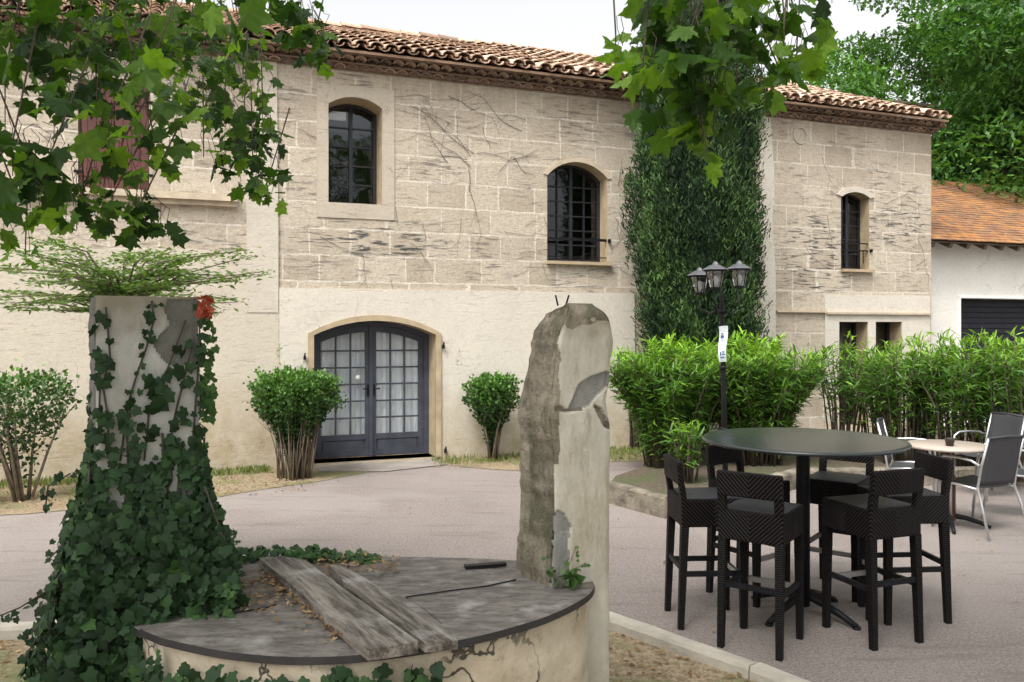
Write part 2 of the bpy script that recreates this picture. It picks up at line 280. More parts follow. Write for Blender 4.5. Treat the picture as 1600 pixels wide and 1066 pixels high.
# ------------------------------------------------------------ mesh helpers
class MB:
    def __init__(s): s.v = []; s.f = []; s.mi = []; s.sm = []; s.t = []; s.tint = .5
    def add(s, vs, fs, mi=0, sm=False):
        o = len(s.v); s.v += [tuple(v) for v in vs]; s.t += [s.tint]*len(vs)
        for f in fs: s.f.append([i+o for i in f]); s.mi.append(mi); s.sm.append(sm)
        return s
    def box(s, c, d, rz=0, mi=0, M4=None, taper=1.):
        x, y, z = d[0]/2, d[1]/2, d[2]/2; vs = []
        for dz in (-1, 1):
            t = taper if dz < 0 else 1.
            for dx, dy in ((-1, -1), (1, -1), (1, 1), (-1, 1)): vs.append(Vector((dx*x*t, dy*y*t, dz*z)))
        m = Matrix.Rotation(rz, 3, 'Z') if M4 is None else M4
        vs = [m @ v + Vector(c) for v in vs]
        return s.add(vs, [(3, 2, 1, 0), (4, 5, 6, 7), (0, 1, 5, 4), (1, 2, 6, 5), (2, 3, 7, 6), (3, 0, 4, 7)], mi)
    def bar(s, a, b, wd, h, up=(0, 0, 1), mi=0):
        a, b = Vector(a), Vector(b); d = (b-a); L = d.length; d.normalize(); u = Vector(up); sx = d.cross(u)
        if sx.length < 1e-4: sx = d.cross(Vector((1, 0, 0)))
        sx.normalize(); u = sx.cross(d); m = Matrix((sx, d, u)).transposed()
        return s.box((a+b)/2, (wd, L, h), mi=mi, M4=m)
    def tube(s, pts, r, n=8, mi=0, cap=True):
        pts = [Vector(p) for p in pts]; rs = r if isinstance(r, (list, tuple)) else [r]*len(pts); vs = []; fs = []
        d0 = (pts[1]-pts[0]).normalized(); u = d0.orthogonal().normalized()
        for i, p in enumerate(pts):
            d = (pts[min(i+1, len(pts)-1)]-pts[max(i-1, 0)])
            d = d.normalized() if d.length > 1e-9 else d0
            u = (u-d*u.dot(d)); u = u.normalized() if u.length > 1e-6 else d.orthogonal().normalized(); w_ = d.cross(u)
            for k in range(n):
                a = 2*math.pi*k/n; vs.append(p+(u*math.cos(a)+w_*math.sin(a))*rs[i])
        for i in range(len(pts)-1):
            for k in range(n): fs.append((i*n+k, i*n+(k+1) % n, (i+1)*n+(k+1) % n, (i+1)*n+k))
        if cap: fs.append(tuple(range(n))[::-1]); fs.append(tuple((len(pts)-1)*n+k for k in range(n)))
        return s.add(vs, fs, mi, True)
    def lathe(s, prof, c=(0, 0, 0), n=24, mi=0, sx=1, sy=1, sm=True, rz=0):
        vs = []; fs = []
        for r, z in prof:
            for k in range(n):
                a = 2*math.pi*k/n+rz; vs.append((c[0]+r*math.cos(a)*sx, c[1]+r*math.sin(a)*sy, c[2]+z))
        for i in range(len(prof)-1):
            for k in range(n): fs.append((i*n+k, i*n+(k+1) % n, (i+1)*n+(k+1) % n, (i+1)*n+k))
        fs.append(tuple(range(n))[::-1]); fs.append(tuple((len(prof)-1)*n+k for k in range(n)))
        return s.add(vs, fs, mi, sm)
    def prism(s, poly, z0, z1, mi=0, mside=None):
        n = len(poly); vs = [(p[0], p[1], z0) for p in poly]+[(p[0], p[1], z1) for p in poly]
        s.add(vs, [tuple(range(n))[::-1], tuple(range(n, 2*n))], mi)
        s.add(vs, [(i, (i+1) % n, n+(i+1) % n, n+i) for i in range(n)], mi if mside is None else mside); return s
    def build(s, name, mats, parent=None, loc=None, rz=None):
        me = bpy.data.meshes.new(name); me.from_pydata(s.v, [], s.f)
        if not isinstance(mats, (list, tuple)): mats = [mats]
        for m in mats: me.materials.append(m)
        me.polygons.foreach_set('material_index', s.mi); me.polygons.foreach_set('use_smooth', s.sm)
        a = me.attributes.new('tint', 'FLOAT', 'POINT'); a.data.foreach_set('value', s.t); me.update()
        o = bpy.data.objects.new(name, me); COL.objects.link(o)
        if parent: o.parent = parent
        if loc is not None: o.location = loc
        if rz is not None: o.rotation_euler.z = rz
        return o
def tag(o, label=None, cat=None, group=None, kind=None):
    if label: o['label'] = label
    if cat: o['category'] = cat
    if group: o['group'] = group
    if kind: o['kind'] = kind
    return o
def thing(name, loc=(0, 0, 0), rz=0, label=None, cat=None, group=None):
    o = bpy.data.objects.new(name, None); COL.objects.link(o); o.location = loc; o.rotation_euler.z = rz; o.empty_display_size = .1
    return tag(o, label, cat, group)
def copy_tree(o, parent=None):
    c = o.copy(); COL.objects.link(c)
    if parent: c.parent = parent
    for ch in [x for x in bpy.data.objects if x.parent == o]: copy_tree(ch, c)
    return c
def smooth_noise(p, sc, seed=0):
    x, y, z = p[0]*sc+seed, p[1]*sc+seed*1.7, p[2]*sc-seed
    return (math.sin(x*1.3+math.sin(y*2.1))+math.sin(y*1.7+math.sin(z*1.9+1))+math.sin(z*1.5+math.sin(x*2.3+2)))/3

# leaves: one template placed many times into one mesh
def star(pts): return np.array([(0, .35, 0)]+pts, float), [(0, i, i+1) for i in range(1, len(pts))]+[(0, len(pts), 1)]
def palmate(deep=.5):
    pts = []  # y = from stalk to tip
    tips = [(-150, .38), (-95, .78), (-48, .95), (0, 1.12), (48, .95), (95, .78), (150, .38)]
    out = []
    for i, (a, r) in enumerate(tips):
        if i:
            a0, r0 = tips[i-1]; out.append(((a+a0)/2, min(r, r0)*deep+.08))
        if 0 < i < len(tips)-1:
            out.append((a-15, r*.72)); out.append((a-7, r*.78)); out.append((a, r)); out.append((a+7, r*.78)); out.append((a+15, r*.72))
        else: out.append((a, r))
    P = []
    for a, r in out: P.append((r*math.sin(R(a))*.62, .35+r*math.cos(R(a))*.6, -.14*abs(math.sin(R(a)))*r + .05*math.sin(a)))
    return star(P)
T_PLANE = palmate(.6)
T_IVY = star([(-.1, .04, -.03), (-.28, -.1, -.07), (-.5, .06, -.1), (-.42, .3, -.05), (-.52, .56, -.1), (-.3, .66, -.05), (-.1, .9, -.06), (0, 1.02, -.12), (.1, .9, -.06), (.3, .66, -.05), (.52, .56, -.1), (.42, .3, -.05), (.5, .06, -.1), (.28, -.1, -.07), (.1, .04, -.03)])
T_LANCE = (np.array([(0, 0, 0), (-.085, .35, .02), (0, .45, -.02), (.085, .35, .02), (-.06, .72, -.02), (0, .75, -.06), (.06, .72, -.02), (0, 1, -.14)], float),
           [(0, 2, 1), (0, 3, 2), (1, 2, 5, 4), (2, 3, 6, 5), (4, 5, 7), (5, 6, 7)])
T_OVAL = (np.array([(0, 0, 0), (-.28, .4, .05), (0, 1, -.05), (.28, .4, .05)], float), [(0, 3, 2), (0, 2, 1)])
T_SPRAY = (np.array([(0, 0, 0), (-.2, .35, .05), (-.08, .45, 0), (-.22, .75, .06), (0, 1.1, 0), (.2, .7, .06), (.07, .5, 0), (.22, .3, .05)], float), [(0, 7, 6, 2, 1), (2, 6, 5, 4, 3)])
def frames(dirs, ups):
    d = dirs/np.maximum(np.linalg.norm(dirs, axis=1, keepdims=True), 1e-9)
    x = np.cross(d, ups); x /= np.maximum(np.linalg.norm(x, axis=1, keepdims=True), 1e-9); z = np.cross(x, d)
    return x, d, z
def leaves(name, tmpl, pos, dirs, ups, size, tint, mat, parent=None, xs=1.0):
    V, Fc = tmpl; pos = np.asarray(pos, float); n = len(pos)
    x, d, z = frames(np.asarray(dirs, float), np.asarray(ups, float)); size = np.asarray(size, float)*np.ones(n)
    W = pos[:, None, :]+size[:, None, None]*(V[None, :, 0, None]*xs*x[:, None, :]+V[None, :, 1, None]*d[:, None, :]+V[None, :, 2, None]*z[:, None, :])
    k = len(V); verts = W.reshape(-1, 3); me = bpy.data.meshes.new(name)
    loops = np.concatenate([np.array(f) for f in Fc]); starts = np.cumsum([0]+[len(f) for f in Fc]); L = len(loops)
    me.vertices.add(n*k); me.vertices.foreach_set('co', verts.ravel())
    al = (loops[None, :]+(np.arange(n)*k)[:, None]).ravel(); me.loops.add(len(al)); me.loops.foreach_set('vertex_index', al.astype(np.int32))
    st = (starts[:-1][None, :]+(np.arange(n)*L)[:, None]).ravel(); me.polygons.add(len(st)); me.polygons.foreach_set('loop_start', st.astype(np.int32))
    me.update(calc_edges=True); me.validate()
    a = me.attributes.new('tint', 'FLOAT', 'POINT'); a.data.foreach_set('value', np.repeat(np.clip(tint*np.ones(n), 0, 1), k).astype(np.float32))
    me.materials.append(mat); o = bpy.data.objects.new(name, me); COL.objects.link(o)
    if parent: o.parent = parent
    return o
def rdir(n, bias=(0, 0, 0), k=1.): 
    v = RNG.normal(size=(n, 3)); v /= np.linalg.norm(v, axis=1, keepdims=True); return v*k+np.array(bias)

# ------------------------------------------------------------ ground, beds, kerbs
def sheet(name, poly, z, mat, kind='structure'):
    b = MB(); tris = tessellate_polygon([[Vector((p[0], p[1], 0)) for p in poly]])
    b.add([(p[0], p[1], z) for p in poly], [t for t in tris]); o = b.build(name, mat); me = o.data
    import bmesh
    bm = bmesh.new(); bm.from_mesh(me); bmesh.ops.recalc_face_normals(bm, faces=bm.faces)
    if bm.faces[0].normal.z < 0: bmesh.ops.reverse_faces(bm, faces=bm.faces)
    bm.to_mesh(me); bm.free(); return tag(o, kind=kind)
def rag(pts, amp=.05, step=.25, closed=False):     # roughen a polyline
    out = []
    n = len(pts)
    for i in range(n if closed else n-1):
        a, b = Vector(pts[i]), Vector(pts[(i+1) % n]); L = (b-a).length; m = max(1, int(L/step))
        for j in range(m):
            p = a.lerp(b, j/m); out.append((p.x+random.uniform(-amp, amp), p.y+random.uniform(-amp, amp)))
    if not closed: out.append(tuple(pts[-1]))
    return out
b = MB(); b.add([(-250, -120, 0), (250, -120, 0), (250, 400, 0), (-250, 400, 0)], [(0, 1, 2, 3)]); tag(b.build('ground', M['asphalt']), kind='structure')
wb = lambda s, d: wpt(s, d, 0)[:2]
front = [gnd(-260, 835), gnd(0, 806), gnd(150, 796), gnd(330, 778), gnd(440, 762), gnd(540, 745), gnd(590, 735)]
sheet('soil_bed', rag(front, .05)+[wb(ws(560), -.05), wb(-9, -.05), (-11, 7.2)], .006, M['soil'])
sheet('soil_bed', rag([gnd(700, 727), gnd(760, 734), gnd(830, 737), gnd(960, 722), gnd(1040, 722)], .05)+[wb(ws(1100), -.05), wb(ws(690), -.05)], .006, M['soil'])
sheet('doorstep_paving', [gnd(500, 738), gnd(600, 738), gnd(700, 727), wb(ws(686), -.3), wb(ws(486), -.3)], .011, M['paving'])
bedL = [(.96, 8.72), (1.5, 7.88), (2.3, 8.6), (3.3, 9.5), (6, 9.6), (12, 10.9)]
sheet('planting_bed', bedL+[wb(12, -.05), wb(ws(1060), .8), (1.2, 9.6)], .1, M['soil_dark'])
def kerb(name, pts, wd, h, mat, gap=.9):
    b = MB()
    for i in range(len(pts)-1):
        a, c = Vector((*pts[i], 0)), Vector((*pts[i+1], 0)); L = (c-a).length; m = max(1, round(L/gap)); d = (c-a)/m
        for j in range(m):
            p, q = a+d*j, a+d*(j+1); q = q-(q-p).normalized()*.008; hh = h+random.uniform(-.006, .006)
            nrm = Vector((-(q-p).y, (q-p).x, 0)).normalized()*wd/2
            ns = 6; vs = []; fs = []
            for k in range(ns+1):
                c0 = p.lerp(q, k/ns); e = [random.uniform(-.006, .006) for _ in range(4)]
                vs += [c0-nrm*(1+e[0]*4)+Vector((0, 0, -.05)), c0-nrm*(1+e[1]*4)+Vector((0, 0, hh-.02)), c0-nrm*.8+Vector((0, 0, hh+e[2])), c0+nrm*.8+Vector((0, 0, hh+e[3])), c0+nrm+Vector((0, 0, hh-.02)), c0+nrm+Vector((0, 0, -.05))]
            for k in range(ns):
                for t in range(5): fs.append((k*6+t, k*6+t+1, k*6+6+t+1, k*6+6+t))
            fs += [(0, 1, 2, 3, 4, 5), tuple(ns*6+t for t in range(5, -1, -1))]
            b.add(vs, fs, 0, False)
    return tag(b.build(name, mat), kind='structure')
kerb('bed_kerb', bedL, .13, .2, M['kerb_old'], .8)
wellkerb = [(-6.5, 3.9), (-4.3, 4.55), (-2.5, 4.83), (-.9, 5.25), gnd(940, 981), gnd(1180, 1068), (2.0, 3.3), (2.6, 2.2), (2.9, .8)]
kerb('well_kerb', wellkerb, .1, .1, M['kerb'], 1.0)
sheet('well_bed', wellkerb+[(2.9, -2), (-6.5, -2)], .03, M['soil'])

def litter(name, n, fn, smin, smax, z, label_kind='stuff', mat='dry_leaf', tmpl=T_OVAL, tb=.5):
    P = np.array([fn() for _ in range(n)]); pos = np.c_[P, z+RNG.uniform(0, .02, n)] if P.shape[1] == 2 else P
    d = rdir(n, (0, 0, 0)); d[:, 2] *= .25; u = rdir(n, (0, 0, 1.6), .6)
    return tag(leaves(name, tmpl, pos, d, u, RNG.uniform(smin, smax, n), np.clip(RNG.normal(tb, .25, n), 0, 1), M[mat]), kind=label_kind)
def strip_pt(a, b, w0, w1):
    def f():
        s_ = random.uniform(a, b); p = wpt(s_, random.uniform(w0, w1), 0); return (p.x, p.y)
    return f
litter('leaf_litter', 1500, strip_pt(-6, -.9, .05, 1.7), .02, .05, .01)
litter('leaf_litter', 500, strip_pt(.7, 3.6, .05, .9), .02, .05, .01)
def wellbed():
    while True:
        x, y = random.uniform(-4.5, 2.2), random.uniform(2.4, 5.1)
        if y < np.interp(x, [-6.5, -4.3, -2.5, -.9, gnd(940, 981)[0], gnd(1180, 1068)[0], 2.0, 2.6], [3.9, 4.55, 4.83, 5.25, gnd(940, 981)[1], gnd(1180, 1068)[1], 3.3, 2.2])-.08: return (x, y)
litter('leaf_litter', 3200, wellbed, .02, .05, .032)
litter('leaf_litter', 420, lambda: (random.uniform(-6, 6), random.uniform(4.5, 11)), .015, .04, .004)
def grassy(n, fn, z=.0, h=(.03, .09)):
    P = np.array([fn() for _ in range(n)]); pos = np.c_[P, np.full(n, z)]
    return tag(leaves('grass', T_LANCE, pos, rdir(n, (0, 0, 1.6), .7), rdir(n), RNG.uniform(*h, n), RNG.uniform(0, 1, n), M['grass'], xs=.8), kind='stuff')
grassy(3500, strip_pt(-6, -1.3, 0, .35), h=(.03, .1)); grassy(1500, strip_pt(.8, 3.9, 0, .6)); grassy(1600, strip_pt(2.6, 5.2, .0, 1.1))
grassy(900, strip_pt(-5.5, -1.5, .3, 1.3), h=(.02, .05))

# ------------------------------------------------------------ the farmhouse
FW = Matrix.Translation((WP[0], WP[1], 0)) @ Matrix.Rotation(WA, 4, 'Z')
house = thing('stone_farmhouse', (WP[0], WP[1], 0), WA, 'long two-storey pale stone farmhouse with canal-tile roof and glazed double door', 'house')
# local frame: x = station s, y = into the wall (+), z up
S0, S1, ZT, DEP = -9.5, ws(1455), 5.22, 8.0
def arch(s0, s1, z0, zs, rise, n=14):
    if rise <= 0: return [(s0, z0), (s1, z0), (s1, zs), (s0, zs)]
    hw = (s1-s0)/2; r = (hw*hw+rise*rise)/(2*rise); cx, cz = (s0+s1)/2, zs+rise-r; a = math.asin(min(1, hw/r)); p = [(s0, z0), (s1, z0)]
    for i in range(n+1):
        t = a-2*a*i/n; p.append((cx+r*math.sin(t), cz+r*math.cos(t)))
    return p
def arch_h(x, s0, s1, zs, rise):
    if rise <= 0: return zs
    hw = (s1-s0)/2; r = (hw*hw+rise*rise)/(2*rise); return zs+rise-r+math.sqrt(max(0, r*r-(x-(s0+s1)/2)**2))
OPS = {
 'A': (ws(513), ws(597), wz(550, 318), wz(550, 166), .12, .36),
 'B': (ws(855), ws(949), wz(900, 409), wz(900, 277), .22, .24),
 'C': (ws(1314), ws(1358), wz(1336, 421), wz(1336, 309), .09, .2),
 'D': (ws(490), ws(680), .04, 1.71, .19, .36),
 'R': (ws(122), ws(233), 3.46, 4.75, 0, .12),
 'E': (ws(1310), ws(1355), .15, wz(1330, 503), 0, .25),
 'G': (ws(1367), ws(1408), .15, wz(1385, 503), 0, .25),
}
def panel(b, outer, holes, y, mi=0, reveal=None, mrev=0, edge=0.0):
    polys = [outer]+holes; flat = [p for q in polys for p in q]
    tris = tessellate_polygon([[Vector((p[0], p[1], 0)) for p in q] for q in polys])
    fs = []
    for t in tris:
        a, c, d = (flat[i] for i in t); cr = (c[0]-a[0])*(d[1]-a[1])-(c[1]-a[1])*(d[0]-a[0])
        fs.append(tuple(t) if cr > 0 else tuple(t)[::-1])      # normal -y
    b.add([(p[0], y, p[1]) for p in flat], fs, mi)
    if edge:
        n = len(outer); b.add([(p[0], y, p[1]) for p in outer]+[(p[0], y+edge, p[1]) for p in outer], [(i, (i+1) % n, n+(i+1) % n, n+i)[::-1] for i in range(n)], mi)
    for h, dp in zip(holes, reveal or [edge]*len(holes)):
        if dp:
            n = len(h); b.add([(p[0], y, p[1]) for p in h]+[(p[0], y+dp, p[1]) for p in h], [(i, (i+1) % n, n+(i+1) % n, n+i) for i in range(n)], mrev)
def hole(k): s0, s1, z0, zs, ri, dp = OPS[k]; return arch(s0, s1, z0, zs, ri)
b = MB()
ks = list(OPS); panel(b, [(S0, -.2), (S1, -.2), (S1, ZT), (S0, ZT)], [hole(k) for k in ks], 0, 0, [OPS[k][5]+.06 for k in ks], 1)
b.add([(S1, 0, -.2), (S1, DEP, -.2), (S1, DEP, ZT), (S1, 0, ZT)], [(0, 1, 2, 3)], 0)
b.add([(S1, 0, ZT), (S1, DEP, ZT), (S1, DEP/2, ZT+1.7)], [(0, 1, 2)], 0)
b.add([(S0, 0, -.2), (S0, DEP, -.2), (S0, DEP, ZT), (S0, 0, ZT)], [(0, 3, 2, 1)], 0)
b.add([(S0, 0, ZT), (S0, DEP, ZT), (S0, DEP/2, ZT+1.7)], [(0, 2, 1)], 0)
b.add([(S0, DEP, -.2), (S1, DEP, -.2), (S1, DEP, ZT), (S0, DEP, ZT)], [(0, 3, 2, 1)], 0)
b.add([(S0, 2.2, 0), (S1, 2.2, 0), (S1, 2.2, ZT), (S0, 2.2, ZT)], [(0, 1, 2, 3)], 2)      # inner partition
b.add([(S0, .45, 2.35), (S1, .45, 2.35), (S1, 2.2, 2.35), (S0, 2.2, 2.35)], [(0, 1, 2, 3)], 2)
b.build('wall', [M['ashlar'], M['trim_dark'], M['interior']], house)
# render coat on the ground floor, proud of the stone
sq0, sq1 = ws(385), ws(436)
b = MB()
panel(b, [(sq1, -.2), (ws(991), -.2), (ws(991), 2.1), (ws(990), 2.32), (ws(700), 2.325), (sq1, 2.315)], [arch(ws(490)-.0, ws(680), .04, 1.71, .19)], -.022, 0, None, 0, .03)
b.build('render_coat', M['render'], house)
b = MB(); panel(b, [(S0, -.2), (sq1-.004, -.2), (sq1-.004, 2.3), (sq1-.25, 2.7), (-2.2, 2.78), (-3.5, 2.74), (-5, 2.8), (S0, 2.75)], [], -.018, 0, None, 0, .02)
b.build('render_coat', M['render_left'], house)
b = MB(); sr = ws(1288)
panel(b, [(sr, -.2), (ws(1452), -.2), (ws(1452), wz(1452, 462)), (sr, wz(1288, 461))], [hole('E'), hole('G')], -.02, 0, None, 0, .025)
panel(b, [(ws(1188), -.2), (ws(1212), -.2), (ws(1211), 2.7), (ws(1206), 3.4), (ws(1209), 4.3), (ws(1203), 5.17), (ws(1186), 5.17)], [], -.014, 0, None, 0, .018)
b.build('render_coat', M['render'], house)
b = MB(); b.box(((ws(1290)+ws(1452))/2, -.04, wz(1360, 490)), (ws(1452)-ws(1290), .05, .035)); b.box(((ws(1212)+ws(1288))/2, -.03, wz(1250, 487)), (ws(1288)-ws(1212), .06, .03)); b.build('string_course', M['trim'], house)
b = MB(); panel(b, [(sq0, 2.0), (sq1-.01, 2.0), (sq1-.01, 3.0), (sq1-.03, 5.2), (sq0+.1, 5.2), (sq0+.1, 3.9), (sq0, 3.7)], [], -.026, 0, None, 0, .03); b.build('quoin', M['quoin'], house)
# raised band around the upper left window
A = OPS['A']; b = MB(); panel(b, [(ws(495), 3.25), (ws(616), 3.25), (ws(616), 5.0), (ws(495), 5.0)], [hole('A')], -.014, 0, None, 0, .02); b.build('window_surround', M['band'], house)
# ledge of the left bay
b = MB(); l0, l1 = -5.6, ws(370)
for z0_, z1_, d_ in ((3.38, 3.46, .13), (3.32, 3.38, .08)): b.box(((l0+l1)/2, -d_/2, (z0_+z1_)/2), (l1-l0, d_, z1_-z0_))
b.build('ledge', M['trim'], house)
for cx_, cz_, r_ in ((ws(1250), wz(1250, 212), .13),):
    b = MB(); b.tube([(cx_+r_*math.cos(a*.3), -.006, cz_+r_*math.sin(a*.3)) for a in range(22)], .018, 6); b.build('carved_ring', M['quoin'], house)
# arch bands
def arch_band(key, wd, proud, mat, name, side=True, legs=True):
    s0, s1, z0, zs, ri, dp = OPS[key]; inner = arch(s0, s1, z0, zs, ri); outer = arch(s0-wd, s1+wd, z0, zs+wd*.3, ri+wd*.7)
    if not legs:
        inner = inner[2:]; outer = outer[2:]; pts = outer+inner[::-1]
    else: pts = outer[1:]+[outer[0]]+[inner[0]]+inner[1:][::-1]
    b = MB()
    io = inner[2:] if legs else inner; oo = outer[2:] if legs else outer
    I = ([inner[1]]+io+[inner[0]]) if legs else io; O = ([outer[1]]+oo+[outer[0]]) if legs else oo
    n = len(I); vs = [(p[0], -proud, p[1]) for p in O]+[(p[0], -proud, p[1]) for p in I]+[(p[0], .01, p[1]) for p in O]+[(p[0], .01, p[1]) for p in I]
    fs = []
    for i in range(n-1): fs += [(i, i+1, n+i+1, n+i), (i, 2*n+i, 2*n+i+1, i+1), (n+i, n+i+1, 3*n+i+1, 3*n+i)]
    fs += [(0, n, 3*n, 2*n), (n-1, 3*n-1, 4*n-1, 2*n-1)]
    b.add(vs, fs); return b.build(name, mat, house)
arch_band('D', .075, .045, M['trim_dark'], 'door_surround')
arch_band('B', .06, .02, M['trim'], 'window_surround', legs=False)
arch_band('C', .1, .03, M['quoin'], 'window_surround', legs=False)

def glazed(key, fw, cols, rows, mat, name, y, bars=None, mw=.018, z_lo=None, sill=True, pane='glass', rail=None):
    s0, s1, z0, zs, ri, dp = OPS[key]; b = MB(); out = arch(s0+.002, s1-.002, z0+.002, zs, ri); 
    inn = arch(s0+fw, s1-fw, z0+fw*1.1, zs-fw*.5, max(0, ri-fw*.3) if ri else 0); n = len(out)
    vs = [(p[0], y, p[1]) for p in out]+[(p[0], y, p[1]) for p in inn]+[(p[0], y+.05, p[1]) for p in inn]
    b.add(vs, [(i, (i+1) % n, n+(i+1) % n, n+i) for i in range(n)]+[(n+i, n+(i+1) % n, 2*n+(i+1) % n, 2*n+i) for i in range(n)])
    a0, a1 = s0+fw, s1-fw; top = lambda x: arch_h(x, a0, a1, zs-fw*.5, max(0, ri-fw*.3) if ri else 0)
    for c in range(1, cols):
        x = a0+(a1-a0)*c/cols; wd = mw*2.6 if cols % 2 == 0 and c == cols//2 else mw
        b.box((x, y+.02, (z0+fw+top(x))/2), (wd, .04 if wd == mw else .05, top(x)-z0-fw))
    for r in range(1, rows):
        z = z0+fw+(zs+ri*.6-fw-z0-fw*.5)*r/rows; b.box(((a0+a1)/2, y+.024, z), (a1-a0, .032, mw))
    if rail: b.box(((a0+a1)/2, y+.012, z0+rail), (a1-a0, .05, .05))
    wdw = b.build(name, M[mat], house)
    p = MB(); pp = arch(s0+fw*.5, s1-fw*.5, z0+fw*.5, zs-fw*.3, ri); p.add([(q[0], y+.03, q[1]) for q in pp], [tuple(range(len(pp)))]); p.build('pane', M[pane], wdw)
    if sill:
        q = MB(); q.box(((s0+s1)/2+.02, -.03, z0-.025), (s1-s0+.06, .1, .045)); q.build('sill', M['trim_dark'], wdw)
    return wdw
glazed('A', .05, 2, 5, 'black_wood', 'window', OPS['A'][5], sill=False)
wB = glazed('B', .05, 4, 6, 'black_wood', 'window', OPS['B'][5])
wC = glazed('C', .035, 2, 5, 'black_wood', 'window', OPS['C'][5])
for key, wd in (('B', wB), ('C', wC)):
    s0, s1, z0, zs, ri, dp = OPS[key]; b = MB(); z = z0+.32
    for zz in (z, z+.02 if key == 'B' else z+.12): b.box(((s0+s1)/2, .03, zz), (s1-s0, .02, .02))
    b.box((s1+.02, -.02, z), (.03, .06, .05)); 
    if key == 'C':
        for i in range(3): b.box((s0+(s1-s0)*(i+.5)/3, .03, z-.1), (.012, .012, .22))
    else: b.box(((s0+s1)/2, .03, z-.25), (s1-s0, .014, .014))
    b.build('guard_bar', M['iron'], wd)
s0, s1, z0, zs, ri, dp = OPS['A']; b = MB(); b.box(((s0+s1)/2, dp+.1, z0+.04), (s1-s0, .05, .06)); 
# pale blind behind the top left pane
q = MB(); q.add([(s0+.06, dp+.06, zs-.1), (s0+.3, dp+.06, zs-.1), (s0+.3, dp+.06, zs+.02), (s0+.06, dp+.06, zs+.02)], [(0, 1, 2, 3)]); q.build('blind', M['curtain'], house)
glazed('E', .05, 1, 1, 'black_wood', 'window', OPS['E'][5], sill=False)
glazed('G', .05, 1, 1, 'black_wood', 'window', OPS['G'][5], sill=False)
# faint bricks behind: post between the two low openings is render already; shutter
s0, s1, z0, zs, ri, dp = OPS['R']
for i in range(2):
    b = MB(); a0 = s0+(s1-s0)*i/2+.004; a1 = s0+(s1-s0)*(i+1)/2-.004
    for k in range(4):
        u0 = a0+(a1-a0)*k/4; b.box((u0+(a1-a0)/8, .035, (z0+zs)/2), ((a1-a0)/4-.004, .03, zs-z0-.01))
    for zz in (z0+.2, zs-.2): b.box(((a0+a1)/2, .012, zz), (a1-a0, .02, .09))
    sh = b.build('shutter', M['red_wood'], house)
    q = MB(); hx = a0 if i == 0 else a1
    for zz in (z0+.2, zs-.2): q = MB(); q.box((hx, -.006, zz), (.1, .015, .03)); q.build('hinge', M['iron'], sh)
